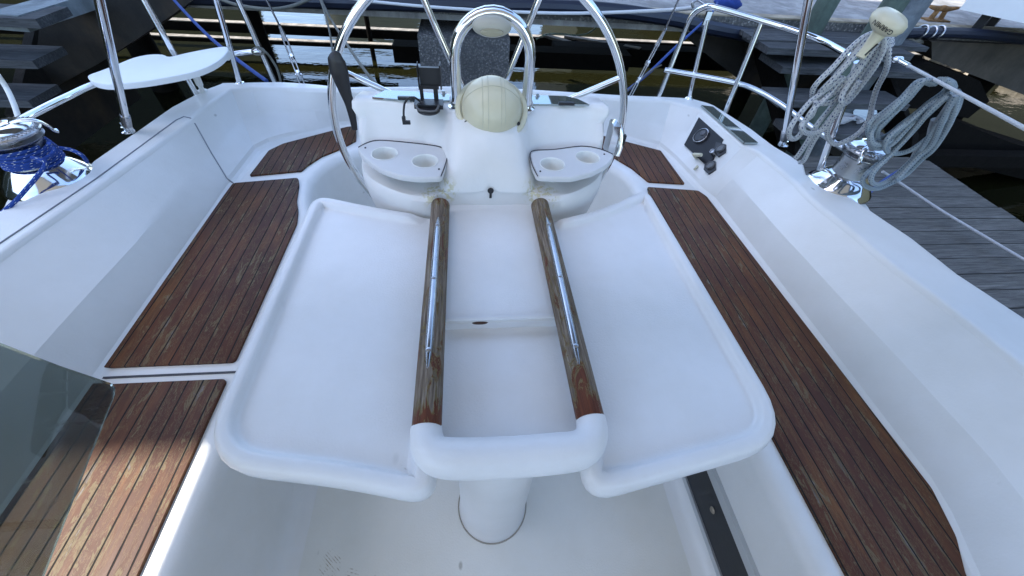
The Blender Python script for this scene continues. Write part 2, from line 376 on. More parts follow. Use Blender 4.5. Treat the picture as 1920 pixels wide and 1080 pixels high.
# ================================================================ SAILBOAT
boat = empty('sailboat', (0, .4, 0), 'white sailboat cockpit with teak-topped benches around the table and wheel', 'sailboat')
NS = (26, 14, 26, 14, 34)
def seg(chain):
    r = []
    for k, pts in enumerate(chain):
        q = resample(pts, NS[k]); r += q if k == 0 else q[1:]
    return r
def v2(x, y): return V((x, y, 0))
def px(l, z): 
    r = []
    for q in l: p = at(*q, z=z); r.append(v2(p.x, p.y))
    return r
def pd(l):
    r = []
    for q in l: p = atd(*q); r.append(v2(p.x, p.y))
    return r
a = px([(440, 345), (441, 336), (493, 274), (556, 256), (640, 237), (1164, 255), (1235, 275), (1262, 298), (1318, 357), (1337, 369), (1408, 461), (1485, 562), (1545, 640), (1663, 795), (1757, 917), (1805, 1007), (1828, 1080)], .42)
xl = a[0].x - .02; lc = v2(a[2].x, a[2].y)
Bc = seg([[v2(xl + .03, -1.3), v2(xl, 0), v2(xl, 1.56)], [v2(xl, 1.56), v2(xl + .005, 1.72), v2(lc.x - .02, lc.y - .05)],
          [v2(lc.x - .02, lc.y - .05), lc + v2(.03, .035), a[3], a[4], v2(0, 2.16), a[5], a[6]],
          [a[6], a[7], a[8]], [a[8]] + a[9:] + [v2(1.02, -.5), v2(.95, -1.3)]])
i_ = pd([(0, 475), (180, 352), (340, 238), (360, 224), (391, 196), (433, 167), (467, 163), (541, 165), (633, 168), (1168, 184), (1259, 190), (1295, 200), (1311, 204), (1394, 272), (1419, 283), (1485, 334), (1522, 375), (1590, 427), (1669, 495), (1762, 562), (1867, 645), (1920, 688)])
Ic = seg([[v2(i_[0].x - .02, -1.3), v2(i_[0].x, 0)] + i_[0:4], [i_[3], i_[4], i_[5]], i_[5:9] + [v2(0, 2.2)] + i_[9:11], i_[10:14], i_[13:] + [v2(i_[-1].x, -.4), v2(i_[-1].x - .05, -1.3)]])
o_ = pd([(0, 386), (60, 366), (100, 353), (135, 337), (160, 321), (168, 312), (168, 304), (176, 296), (238, 256), (319, 200), (380, 168), (418, 154), (522, 152), (578, 155), (640, 162), (1164, 177), (1240, 180), (1295, 183), (1336, 194), (1368, 214), (1412, 242), (1451, 272), (1503, 302), (1513, 312), (1514, 326), (1526, 338), (1550, 350), (1595, 367), (1618, 381), (1641, 400), (1699, 435), (1800, 514), (1920, 592)])
oo = lambda p, d: v2(p.x + d, p.y)
Oc = seg([[v2(o_[0].x - .03, -1.3), v2(o_[0].x - .02, 0)] + o_[:10], o_[9:12], o_[11:15] + [v2(0, 2.235)] + o_[15:17], o_[16:21], o_[20:] + [v2(o_[-1].x + .02, 0), v2(o_[-1].x - .02, -1.3)]])
tl = at(430, 705, z=.42).x + .032; tr = at(1583, 1080, z=.42).x - .03
wl = px([(549, 375), (560, 335), (575, 316), (600, 300), (640, 285), (665, 273), (1150, 300), (1180, 318), (1213, 347)], .42)
Lc = seg([[v2(tl, -1.3), v2(tl, 0), v2(tl, 1.2)], [v2(tl, 1.2), v2(tl - .012, 1.29), v2(-.765, 1.38), v2(-.80, 1.5), v2(-.81, 1.6)],
          [v2(-.81, 1.6), v2(-.79, 1.72), v2(-.73, 1.81), v2(-.62, 1.91), v2(-.3, 2.0), v2(0, 2.02), v2(.3, 1.99), v2(.58, 1.89), v2(.70, 1.79), v2(.765, 1.69), v2(.785, 1.58)],
          [v2(.785, 1.58), v2(.78, 1.5), v2(.765, 1.42), v2(tr + .0, 1.33)], [v2(tr, 1.33), v2(tr, 1.2), v2(tr, 0), v2(tr, -1.3)]])
n = len(Bc)
def inward(c, d):
    """shift of a curve towards the middle of the cockpit"""
    r = []
    for i in range(len(c)):
        t = (c[min(i + 1, len(c) - 1)] - c[max(i - 1, 0)]); t.normalize(); r.append(c[i] + V((t.y, -t.x, 0)) * d)
    return r
def zc(c, f): return [V((p.x, p.y, f(p) if callable(f) else f)) for p in c]
dz = lambda k: (lambda p: deckz(p.y) + k)
def cf(i):
    a_ = NS[0]; b_ = len(Bc) - 1 - NS[4]
    return 1 - min(1, max(0, (i - a_ + 5) / 5)) if i < len(Bc) / 2 else min(1, max(0, (i - b_ + 2) / 5))
crease = [V((b.x * (1 - k) + a_.x * k, b.y * (1 - k) + a_.y * k, .42 + (deckz(a_.y) - .42) * .50)) for b, a_, k in ((b, a_, .5 - .26 * cf(i)) for i, (b, a_) in enumerate(zip(Bc, Ic)))]
M1 = [p.lerp(q, .5) for p, q in zip(Oc, Ic)]
mb = MB()
mb.loops([zc(Oc, -1.1), zc(Oc, -.2), zc(Oc, dz(-.022)), zc(inward(Oc, .003), dz(-.009)), zc(inward(Oc, .008), dz(-.002)), zc(inward(Oc, .014), dz(0))])
mb.loops([zc(inward(Ic, -.016), dz(0)), zc(inward(Ic, -.009), dz(-.001)), zc(inward(Ic, -.003), dz(-.005)), zc(inward(Ic, .002), dz(-.016))])
def clean(c, ref):
    c = list(c); n_ = len(c)
    for _ in range(8):
        bad = [i for i in range(1, n_ - 2) if (c[i + 1] - c[i]).dot(ref[i + 1] - ref[i]) <= 0]
        if not bad: break
        for i in bad: c[i] = (c[i - 1] + c[i + 2]) / 2; c[i + 1] = c[i].lerp(c[i + 2], .5)
    return c
fo = clean(inward(Oc, .014), Oc); fi = clean(inward(Ic, -.016), Ic); poly = zc(fo, dz(0)) + zc(fi, dz(0))[::-1]
mb.addm(poly, tessellate_polygon([[V((p.x, p.y, 0)) for p in poly]]))
mb.build('deck', GEL, boat, 50)
mb = MB()
S = lambda a_, b, t: [p.lerp(q, t) for p, q in zip(a_, b)]
top = zc(inward(Ic, .002), dz(-.016)); fil = zc(inward(Bc, .004), .452)
mb.loops([top, S(top, crease, .9), crease, S(crease, fil, .12), fil, zc(inward(Bc, .010), .436), zc(inward(Bc, .020), .426), zc(inward(Bc, .034), .42)])
WALL = mb.build('backrest_wall', GEL, boat, 16)
mb = MB(); L = Lc
mb.loops([zc(inward(Bc, .034), .42), zc(inward(L, -.004), .42)] + [zc(inward(L, .042 * sin(k * pi / 12)), .42 - .042 * (1 - cos(k * pi / 12))) for k in range(1, 7)] +
         [zc(inward(L, .055), .22), zc(inward(L, .068), .05), zc(inward(L, .078), .02), zc(inward(L, .10), .004), zc(inward(L, .13), 0.)])
mb.build('bench', GEL, boat, 40)
sole_l = [(p.x, p.y) for p in inward(L, .13)]
mb = MB(); mb.addm([(x, y, 0.0) for x, y in sole_l], [tuple(range(len(sole_l)))]); mb.build('cockpit_sole', GELN, boat)
# teak panels
def teak(pts, name='teak_panel', mat=None, r=.015, z=.429, label=None):
    mb = MB(); mb.prism(roundpoly(pts, r), .4205, z, .0015); o = mb.build(name, mat or TEAK, boat)
    if label: o['label'] = label
    return o
q = lambda l: [(p.x, p.y) for p in px(l, .42)]
xo = at(185, 692, z=.42).x; xi = tl - .03
aft = at(440, 345, z=.42)
teak([(xo, .642), (xo + .02, aft.y - .005)] + q([(560, 336)]) + [(-.812, 1.55), (-.79, 1.43), (-.765, 1.36), (xi, 1.28), (xi, .642)], mat=TEAK, label='long left bench teak panel')
teak([(xo + .0, .588), (xo + .01, -1.2), (xi - .01, -1.2), (xi, .588)], mat=TEAKW, label='peeling front left teak panel in a patch of sun')
aw = q([(469, 332), (505, 285), (532, 272), (668, 236)]); bw = q([(668, 266), (640, 281), (603, 296), (577, 313), (566, 323)])
teak(aw + bw, mat=TEAKW, r=.008, label='aft left teak panel with bare grey patches')
ar = q([(1215, 343), (1283, 347), (1238, 285), (1150, 262)]) + q([(1100, 250), (1100, 285), (1150, 297), (1185, 318)])
teak(ar, mat=TEAKS, r=.008, label='aft right teak panel, sound and even')
rr = q([(1213, 353), (1308, 360), (1324, 371), (1393, 461), (1470, 562), (1530, 640), (1648, 795), (1742, 917), (1787, 1007), (1805, 1080)])
rr = [(x, y) for x, y in rr] + [(1.0, -.5), (.93, -1.2), (tr + .03, -1.2), (tr + .03, 1.2), (tr + .035, 1.36)]
teak(rr, mat=m_teak('varnished_teak_right', .58), r=.01, label='long right bench teak panel, curved outboard')
# groove across the left bench between the two panels, and hatch seams
GRV = flat('dark_seam_rubber', (.05, .05, .055), .7); GRL = flat('pale_seam', (.22, .23, .25), .7)  # even dark joint colour for the bench groove and tray gaskets
mb = MB(); mb.box((.5 * (xo - .02 + xi + .03), .612, .4215), (xi - xo + .07, .006, .003)); mb.build('hatch_seam', GRV, boat)
lid = [atd(0, 457), atd(180, 336), atd(330, 226), atd(345, 219), atd(358, 222)]
wall_end = [at(p[0], p[1], z=z_) for p, z_ in (((364, 232), .615), ((392, 276), .52), ((425, 325), .45), ((441, 343), .425))]
mb = MB(); mb.tube([V((lid[0].x - .01, -1.2, deckz(-1.2) + .002))] + [V((p.x, p.y, deckz(p.y) + .001)) for p in lid], .0022, 6); mb.build('hatch_seam', GRL, boat)
ys = Ic[NS[0]].copy()
# seam down the wall where the hatch ends (follows the moulding)
k0 = NS[0]
ws = [top[k0], top[k0].lerp(crease[k0], .5), crease[k0], crease[k0].lerp(fil[k0], .5), fil[k0], V((Bc[k0].x + .02, Bc[k0].y, .4262))]
mb = MB(); mb.tube(ws, .0028, 6); mb.build('hatch_seam', GRL, boat)
# right riser: framed black strip with screws
# x just inside the bench riser
def riser(y0, y1, z0, z1, dx, mat, name):
    mb = MB(); xa = tr - .0; 
    f = lambda z_: xa - (.055 + (.22 - z_) / .17 * .013)
    vs = []
    for y_ in (y0, y1):
        for z_ in (z0, z1):
            for d in (0.002, -dx): vs.append((f(z_) + d, y_, z_))
    mb.addm(vs, [(0, 1, 3, 2), (4, 6, 7, 5), (0, 4, 5, 1), (2, 3, 7, 6), (0, 2, 6, 4), (1, 5, 7, 3)]); return mb.build(name, mat, boat)
strip = riser(-.9, 1.0, .075, .205, .006, RUB, 'rubber_strip')
riser(-.9, 1.0, .055, .075, .012, ALU, 'metal_trim'); riser(-.9, 1.0, .205, .235, .012, ALU, 'metal_trim')
for y_ in (.02, .21, .40, .60):
    mb = MB(); mb.lathe([(.0, .004), (.008, .0035), (.011, 0)], (tr - .055 - .0068 - .006, y_, .15), 16, axis=(-1, 0, 0)); mb.build('screw', BRS, strip)
# instrument panel in the right wall
P0 = lambda u, v: None
ga = [at(1309, 206, z=.605), at(1391, 277, z=.62)]
from mathutils.bvhtree import BVHTree
bvh = BVHTree.FromPolygons([v.co.copy() for v in WALL.data.vertices], [tuple(p.vertices) for p in WALL.data.polygons])
def wallpt(pxl, pyl):
    """spot of the wall moulding, and the wall's mean facing there"""
    c = (pxl - 960, 540 - pyl, -F_PX); d = V([sum(r[i] * c[i] for i in range(3)) for r in Rm]).normalized()
    h = bvh.ray_cast(CAM, d)
    return h[0] if h[0] else at(pxl, pyl, z=.55), NW
NW = V((-1, 0, 0))
_a, _b, _c = wallpt(1284, 273)[0], wallpt(1340, 320)[0], wallpt(1330, 240)[0]
NW = (_b - _a).cross(_c - _a).normalized()
if NW.x > 0: NW = -NW
def wallpoly(pts, lift, thick, name, mat, parent, r=0):
    ps = [wallpt(*p_)[0] for p_ in pts]; n_ = NW; cc0 = sum(ps, V((0, 0, 0))) / len(ps); mx = max((p_ - cc0).dot(n_) for p_ in ps); ps = [p_ + n_ * (mx - (p_ - cc0).dot(n_)) for p_ in ps]; m_ = len(ps); thick += .03
    mb = MB(); mb.addm([p_ + n_ * lift for p_ in ps] + [p_ + n_ * (lift - thick) for p_ in ps], [tuple(range(m_)), tuple(range(m_, 2 * m_))[::-1]] + [(i, (i + 1) % m_, m_ + (i + 1) % m_, m_ + i) for i in range(m_)])
    return mb.build(name, mat, parent)
ip = wallpoly([(1312, 222), (1357, 262), (1335, 306), (1322, 309), (1284, 273)], .004, .012, 'instrument_panel', BLKG, boat)
def dial(pxl, pyl, r, lift, name, mat, parent, h=.006):
    p_, n_ = wallpt(pxl, pyl); lift += .008; mb = MB(); mb.lathe([(r, -.02), (r, h * .7), (r * .92, h), (r * .84, h), (r * .8, h * .6), (0, h * .6)], p_ + n_ * lift, 28, axis=n_); return mb.build(name, mat, parent)
dial(1317, 258, .040, .010, 'gauge_bezel', SSD, ip, .005); dial(1317, 258, .036, .0125, 'gauge', BLK, ip, .006); dial(1322, 254, .014, .016, 'speaker_grille', flat('grille_grey', (.09, .09, .10), .5), ip, .003); dial(1340, 290, .012, .012, 'key_switch', SSD, ip, .014)
for (a_, b_) in ((1353, 281), (1334, 313)):
    bx_ = wallpoly([(a_ - 9, b_ - 13), (a_ + 9, b_ - 9), (a_ + 9, b_ + 6), (a_ - 5, b_ + 15), (a_ - 13, b_ + 7)], .006, .012, 'switch_plate', BLK, boat)
    dial(a_, b_, .019, .006, 'dial_cap', flat('dial_grey', (.10, .10, .10), .35), bx_, .008)
p_, n_ = wallpt(1306, 296); p2_ = wallpt(1322, 300)[0]
mb = MB(); mb.tube([p_ + n_ * .004, p_ + n_ * .03, p2_ + n_ * .045], .009, 10); mb.tube([wallpt(1308, 312)[0] + n_ * .002, wallpt(1304, 320)[0] + n_ * .012], .006, 8)
mb.build('throttle_knob', CRM, boat)
g4 = [atd(1313, 201), atd(1335, 204), atd(1419, 272), atd(1394, 272)]
GLS = flat('tinted_mirror_lid', (.40, .45, .44), .03, met=.85)
mb = MB(); mb.addm([p + V((0, 0, .012)) for p in g4] + [p + V((0, 0, .003)) for p in g4], [(0, 1, 2, 3), (7, 6, 5, 4), (0, 4, 5, 1), (1, 5, 6, 2), (2, 6, 7, 3), (3, 7, 4, 0)]); mb.build('instrument_lid', GLS, boat)
# pods outboard under the winches
for s_, c_ in ((1, (1.405, 1.15)), (-1, (-1.42, 1.20))):
    mb = MB(); mb.lathe([(.14, -.9), (.14, -.10), (.135, -.05), (.12, -.036), (0, -.036)], (c_[0], c_[1], deckz(1.16)), 40); mb.build('winch_pod', GEL, boat)
# engraved hatch mark
# ---------------------------------------------------------------- cockpit table
ZT = .75
table = empty('cockpit_table', (.05, .5, 0), 'white moulded drop-leaf cockpit table with two peeling teak rails, in the middle', 'table')
def leafmesh(outer, name, label, xin):
    pts = [V(p) for p in outer]
    a_ = sum(pts[i].x * pts[(i + 1) % len(pts)].y - pts[(i + 1) % len(pts)].x * pts[i].y for i in range(len(pts)))
    if a_ < 0: pts = pts[::-1]
    # dense outline
    pts = [p for i, p in enumerate(pts) if (p - pts[i - 1]).length > .002]
    d = [pts[i] for i in range(len(pts))]; q_ = []
    for i in range(len(d)):
        e = d[(i + 1) % len(d)]; k = max(1, int((e - d[i]).length / .03)); q_ += [d[i].lerp(e, j / k) for j in range(k)]
    prof = [(.022, -.055), (.006, -.052), (0, -.040), (-.001, -.022)] + [(.016 * (1 - cos(t)), -.022 + .022 * sin(t)) for t in [k * pi / 10 for k in range(1, 6)]] + [(.025, 0), (.029, -.0015), (.032, -.006), (.035, -.012), (.038, -.0165), (.042, -.018), (.050, -.018)]
    mb = MB(); ls = []
    for o_s, z_ in prof:
        o2 = offset(q_, o_s); n_ = len(q_)
        for _ in range(6):
            bad = {i for i in range(n_) if (o2[(i + 1) % n_] - o2[i]).dot(q_[(i + 1) % n_] - q_[i]) <= 0}
            if not bad: break
            bad |= {(i + 1) % n_ for i in bad}
            for i in sorted(bad): o2[i] = (o2[(i - 2) % n_] + o2[(i + 2) % n_]) / 2
        ls.append([(p.x, p.y, ZT + z_) for p in o2])
    for l in ls:
        for i, p in enumerate(l):
            if abs(q_[i].x - xin) < .045 and p[2] > ZT - .018:
                kk = min(1, max(0, (q_[i].y - .205) / .07)); l[i] = (p[0], p[1], p[2] + kk * (ZT - .018 - p[2]))
    if 0:
        for l in ls[8:]:
            for i, p in enumerate(l):
                dd = math.hypot((p[0] - dent[0]) / .030, (p[1] - dent[1]) / .036)
                if dd < 1: l[i] = (p[0], p[1], p[2] - .016 * (cos(dd * pi) + 1) / 2)
    mb.loops(ls, True); m = len(mb.v); n_ = len(q_); b_ = m - n_
    mb.f += [tuple(b_ + i for i in f) for f in tessellate_polygon([[V((p[0], p[1], 0)) for p in ls[-1]]])]; mb.f += [tuple(i for i in f) for f in tessellate_polygon([[V((p[0], p[1], 0)) for p in ls[0]]])]
    o = mb.build(name, GELT, table, 60); o['label'] = label; return o
tq = lambda l, z=ZT: [(at(*p, z=z).x, at(*p, z=z).y) for p in l]
Lo = roundpoly(tq([(586, 360), (700, 384), (812, 402)]) + [(-.150, .32), (-.112, .155)] + tq([(640, 905), (354, 871)]), [.07, .1, 0, .05, .075, .2, .11])
Ro = roundpoly(tq([(1030, 411), (1130, 388), (1214, 348), (1500, 824), (1300, 882)]) + [(.120, .142), (.158, .32)], [0, .1, .07, .12, .12, .075, .05])
leafmesh(Lo, 'table_leaf', 'left table leaf, wide white tray with raised rounded rim', -.150)
leafmesh(Ro, 'table_leaf', 'right table leaf, wide white tray with raised rounded rim', .163)
xa, xb = at(826, 372, z=ZT).x, at(1010, 373, z=ZT).x
mb = MB(); mb.box(((xa + xb) / 2, .75, ZT - .022), (xb - xa + .03, .46, .03)); o = mb.build('locker_lid', GELT, table)
mb = MB(); mb.box(((xa + xb) / 2, .525, ZT - .012), (xb - xa + .03, .008, .030)); mb.build('lid_lip', GEL, table)
mb = MB(); mb.box(((xa + xb) / 2, .39, ZT - .043), (xb - xa + .03, .27, .03)); mb.build('locker_floor', GELT, table)
mb = MB(); mb.lathe([(0, .0012), (.7, .0012), (1, 0)], (0, 0, 0), 22); e_ = at(900, 604, z=ZT - .004)
mb.xf(Matrix.Translation(V((e_.x, .5205, ZT - .007))) @ V((0, -1, .0)).to_track_quat('Z', 'Y').to_matrix().to_4x4() @ Matrix.Diagonal((.019, .006, 1, 1))); mb.build('edge_chip', flat('rusty_chip', (.09, .05, .035), .9, var=.5), table)
ZR = ZT + .018; rr_ = .0265
ra = [at(826, 385, z=ZR), at(800, 803, z=ZR)]; rb = [at(1012, 385, z=ZR), at(1107, 786, z=ZR)]
for p0, p1 in (ra, rb):
    p0 = V((p0.x, p0.y, ZR)); p1 = V((p1.x, p1.y, ZR)); mb = MB()
    mb.tube([p0.lerp(p1, k / 20) for k in range(21)], rr_, 24); rl = mb.build('teak_rail', RAILW, table, 50)
    # long pointed steel strip on top
    a0, a1 = ((822, 402), (801, 699)) if p0.x < 0 else ((1024, 402), (1088, 690))
    s0 = at(*a0, z=ZR + rr_); s1 = at(*a1, z=ZR + rr_)
    mb = MB(); N = 24; pr = [0.001, .005, .0072] + [.0088] * 16 + [.0072, .005, .001]
    mb.tube([s0.lerp(s1, k / (N)) - V((0, 0, .003)) for k in range(N + 1)], pr, 14, flat=1.05, up=(0, 0, 1)); st = mb.build('steel_strip', SS2, rl, 60)
    for t_ in (.10, .5, .90):
        c_ = s0.lerp(s1, t_) + V((0, 0, .0055)); mb = MB(); mb.lathe([(.0052, -.001), (.0048, .0012), (.003, .002), (0, .002)], c_, 14); mb.build('screw', SSD, st)
mb = MB()
bp = [(800, 803), (800, 818), (806, 842), (828, 857), (880, 860), (955, 857), (1030, 851), (1082, 844), (1103, 829), (1110, 806), (1107, 786)]
bp = [at(*p, z=ZR - .004) for p in bp]
mb.tube(bp, [.028, .0285, .031, .033, .034, .034, .034, .033, .031, .0285, .028], 28, sm=6, flat=1.05); mb.build('end_handle', GELT, table, 60)
cx_ = at(925, 980, z=0); ped = V((cx_.x, .31, 0))
mb = MB(); mb.lathe([(.112, 0), (.110, .004), (.106, .012), (.097, .45), (.098, .70), (.0, .70)], ped, 56); mb.build('pedestal_column', GEL, table)
mb = MB(); mb.lathe([(.111, .001), (.1145, .0030), (.1155, .0012), (.116, 0)], ped, 56); mb.build('sealant_ring', flat('old_sealant', (.36, .33, .27), .8), table)
mb = MB(); mb.box(((xa + xb) / 2, .62, ZT - .095), (.20, .70, .07)); mb.build('table_frame', GEL, table)
# ---------------------------------------------------------------- steering pedestal
pod_y = 1.2
pedo = empty('steering_pedestal', (0, 1.15, 0), 'white moulded steering pedestal with cup holders, aft of the table', 'steering pedestal')
def outline(fr):
    pts = spline([V((x, y, 0)) for x, y in fr], 6); full = [V((-p.x, p.y, 0)) for p in pts[::-1]] + pts[1:]; return full
key = [
 (.10, [(0, 1.05), (.10, 1.05), (.16, 1.07), (.22, 1.1), (.28, 1.15), (.31, 1.22), (.31, 1.29), (.22, 1.31)]),
 (.62, [(0, .985), (.11, .985), (.16, .96), (.245, .97), (.325, 1.03), (.372, 1.11), (.385, 1.2), (.38, 1.30)]),
 (.70, [(0, .970), (.13, .970), (.165, .940), (.245, .952), (.33, 1.01), (.380, 1.09), (.397, 1.2), (.39, 1.305)]),
 (.745, [(0, .968), (.13, .968), (.165, .934), (.245, .948), (.335, 1.008), (.385, 1.085), (.40, 1.2), (.395, 1.31)]),
 (.775, [(0, .970), (.13, .970), (.165, .938), (.245, .954), (.335, 1.014), (.385, 1.09), (.40, 1.2), (.395, 1.31)]),
 (.785, [(0, .975), (.13, .975), (.165, .95), (.245, .966), (.333, 1.026), (.382, 1.10), (.398, 1.2), (.393, 1.31)]),
 (.787, [(0, .976), (.13, .976), (.16, 1.09), (.245, 1.12), (.335, 1.14), (.382, 1.16), (.398, 1.2), (.393, 1.31)]),
 (.82, [(0, .990), (.12, .992), (.15, 1.13), (.245, 1.16), (.335, 1.17), (.385, 1.17), (.40, 1.21), (.395, 1.31)]),
 (.85, [(0, 1.006), (.10, 1.020), (.145, 1.135), (.245, 1.19), (.335, 1.20), (.385, 1.18), (.400, 1.22), (.398, 1.31)]),
 (.88, [(0, 1.03), (.10, 1.06), (.145, 1.165), (.245, 1.212), (.34, 1.235), (.390, 1.235), (.404, 1.25), (.402, 1.315)]),
 (.905, [(0, 1.06), (.09, 1.09), (.14, 1.19), (.245, 1.225), (.345, 1.245), (.40, 1.240), (.415, 1.255), (.404, 1.318)]),
 (.922, [(0, 1.085), (.09, 1.115), (.13, 1.205), (.245, 1.235), (.345, 1.252), (.402, 1.25), (.413, 1.264), (.402, 1.318)]),
 (.930, [(0, 1.105), (.085, 1.135), (.125, 1.222), (.24, 1.248), (.34, 1.262), (.392, 1.262), (.400, 1.272), (.39, 1.315)]),
]
mb = MB(); ls = []
for z_, fr in key:
    o_l = outline(fr); ls.append([(p.x, p.y, z_) for p in o_l])
mb.loops(ls, True); m = len(mb.v); k = len(ls[0]); mb.f.append(tuple(range(m - k, m)))
pb = mb.build('pedestal_body', m_gel('gelcoat_glue_stained', (.79, .78, .76), glue=((xa, .965, .79), (xb, .965, .79))), pedo, 38)
pl = [(672, 276), (690, 268), (712, 264), (765, 268), (820, 275), (834, 283), (838, 292), (832, 312), (825, 331), (785, 332), (750, 328), (718, 317), (697, 304), (680, 290)]
pr_ = [(995, 289), (1003, 283), (1040, 281), (1090, 275), (1125, 280), (1149, 289), (1147, 297), (1135, 309), (1110, 322), (1070, 332), (1010, 330), (1000, 310)]
def tray(pl, cups, scr, label, seam_px):
    pts = [at(*p, z=.845) for p in pl]; pts = [V((p.x, p.y)) for p in pts]
    if sum(pts[i].x * pts[(i + 1) % len(pts)].y - pts[(i + 1) % len(pts)].x * pts[i].y for i in range(len(pts))) < 0: pts = pts[::-1]
    pts = roundpoly(pts, .012, 4)
    mb = MB(); holes = []
    for c_ in cups:
        c = at(*c_, z=.845); holes.append([V((c.x + .037 * cos(-2 * pi * j / 32), c.y + .037 * sin(-2 * pi * j / 32))) for j in range(32)])
    allp = [V((p.x, p.y, 0)) for p in pts]; polys = [allp] + [[V((p.x, p.y, 0)) for p in h] for h in holes]
    tri = tessellate_polygon(polys); flatp = [p for pl_ in polys for p in pl_]
    mb.addm([(p.x, p.y, .845) for p in flatp], tri)
    mb.loops([[(p.x, p.y, z_) for p in offset(pts, -o_s)] for o_s, z_ in ((0, .845), (.003, .843), (.0045, .839), (.0045, .830), (-.004, .828))], True)
    tr_ = mb.build('cup_tray', GELG, pedo, 45); tr_['label'] = label
    mb = MB(); mb.tube([at(*p, z=.8455) for p in seam_px], .0016, 6, sm=4); mb.build('gasket', GRV, tr_)
    for h in holes:
        c = sum(h, V((0, 0))) / 32; mb = MB(); mb.lathe([(.0395, .8455), (.039, .8465), (.037, .8465), (.0355, .8445), (.0345, .806), (.032, .803), (0, .8025)], (c.x, c.y, 0), 36); mb.build('cup_well', WPL, tr_)
    for s_ in scr:
        c = at(*s_, z=.846); mb = MB(); mb.lathe([(.0028, -.001), (.0028, .0012), (0, .0014)], c, 12); mb.build('screw', BLK, tr_)
tray(pl, ((721, 288), (797, 302)), ((685, 277), (823, 317)), 'left cup tray with two round holes', [(672, 276), (690, 267), (712, 263), (765, 267), (820, 274), (836, 282), (839, 292), (834, 312), (827, 330)])
tray(pr_, ((1036, 308), (1102, 295)), ((1013, 321), (1133, 289)), 'right cup tray with two round holes', [(1008, 330), (998, 310), (994, 289), (1003, 282), (1040, 280), (1090, 274), (1125, 279), (1149, 289)])
kh = at(920, 358, y=.969); mb = MB(); mb.lathe([(0, .003), (.0085, .003), (.0095, 0)], (kh.x, .970, kh.z), 16, axis=(0, -1, .1)); mb.box((kh.x, .969, kh.z - .013), (.007, .005, .022)); mb.build('key_slot', BLK, pedo)
# glossy chart boxes on top, small black latches
for q_, lt in (([(698, 183), (722, 170), (775, 172), (843, 178), (843, 189), (790, 190), (745, 187)], (762, 184)), ([(995, 179), (1060, 181), (1082, 186), (1105, 197), (1000, 196)], (1062, 194))):
    ps = [at(*p, z=.934) for p in q_]; mb = MB(); mb.prism([(p.x, p.y) for p in ps], .9305, .936); cb = mb.build('instrument_window', GLS, pedo)
    c = at(*lt, z=.94); mb = MB(); mb.box(c, (.052, .010, .009)); mb.build('latch', BLK, cb)
for x_ in (-.072, .125):
    mb = MB(); mb.lathe([(.009, .93), (.009, .937), (.005, .939), (.005, .945), (0, .945)], (x_ - .06 if x_ < 0 else x_ + .05, 1.30, 0), 14); mb.build('bolt_head', SSD, pedo)
# grab guard
gx0, gx1, gy = at(857, 205, y=1.215).x, at(986, 205, y=1.215).x, 1.215
gc = (gx0 + gx1) / 2; gr_ = (gx1 - gx0) / 2; gt = 1.07
gp = [V((gx0, gy, .915)), V((gx0, gy, 1.0)), V((gx0, gy, gt))] + [V((gc - gr_ * cos(a), gy, gt + gr_ * 1.02 * sin(a))) for a in [k * pi / 16 for k in range(1, 16)]] + [V((gx1, gy, gt)), V((gx1, gy, 1.0)), V((gx1, gy, .915))]
mb = MB(); mb.tube(gp, .0158, 24); gd = mb.build('grab_guard', SS, pedo, 60)
for x_ in (gx0, gx1):
    mb = MB(); mb.lathe([(.027, 0), (.027, .004), (.019, .008), (.018, .014)], (x_, gy, .930), 28); mb.build('base_flange', SS, gd)
# oval light under the top of the guard
mb = MB(); mb.lathe([(1.0, 0), (1.0, .25), (.93, .45), (.8, .62), (.55, .85), (.25, .97), (0, 1)], (0, 0, 0), 48)
oc = at(922, 50, y=1.19); Mo = Matrix.Translation(oc) @ V((0, -1, .45)).normalized().to_track_quat('Z', 'Y').to_matrix().to_4x4() @ Matrix.Diagonal((.052, .025, .026, 1)); mb.xf(Mo)
lt = mb.build('oval_light', flat('weathered_grey_cream', (.40, .385, .32), .4, var=.1), pedo, 60)
mb = MB(); mb.lathe([(1.0, 0), (.98, .3), (.9, .5), (0, .5)], (0, 0, 0), 40); p_ = at(922, 61, y=1.165)
mb.xf(Matrix.Translation(p_) @ V((0, -1, .1)).normalized().to_track_quat('Z', 'Y').to_matrix().to_4x4() @ Matrix.Diagonal((.031, .0095, .006, 1))); mb.build('lens', flat('amber_grey_lens', (.30, .28, .2), .15), lt)
# compass under its cream hood
cc = at(922, 207, z=.942); ax = V((.0, -.52, .85)).normalized()
mb = MB(); R0 = .100; HR = .089
mb.lathe([(R0 + .008, -.02), (R0 + .010, 0.0), (R0 + .009, .008), (R0 + .004, .011), (R0 - .004, .011), (R0 - .006, .007), (R0 - .008, .007)], cc, 64, axis=ax); cmp_ = mb.build('compass_ring', CRM, pedo, 50)
mb = MB(); mb.lathe([(HR + .0015, .005), (HR + .0015, .014), (HR, .016)] + [(HR * cos(t), .016 + .074 * sin(t)) for t in [k * pi / 2 / 14 for k in range(1, 15)]], cc, 64, axis=ax); hd = mb.build('compass_hood', CRM, cmp_, 60)
mb = MB()
qm = ax.to_track_quat('Z', 'Y').to_matrix()
def hoodpt(x, y, lift=.0006):
    r2 = (x * x + y * y) / (HR ** 2); z_ = .016 + .074 * sqrt(max(0, 1 - r2)); return cc + qm @ V((x, y, z_ + lift))
for xx in (-.030, -.014, .023, .034):
    w_ = sqrt(HR ** 2 - xx * xx) * .97; mb.tube([hoodpt(xx, -w_ + 2 * w_ * k / 20) for k in range(21)], .0008, 5)
mb.tube([hoodpt(-.085 + .170 * k / 24, -.002 + .016 * (1 - ((k - 12) / 12) ** 2)) for k in range(25)], .0008, 5)
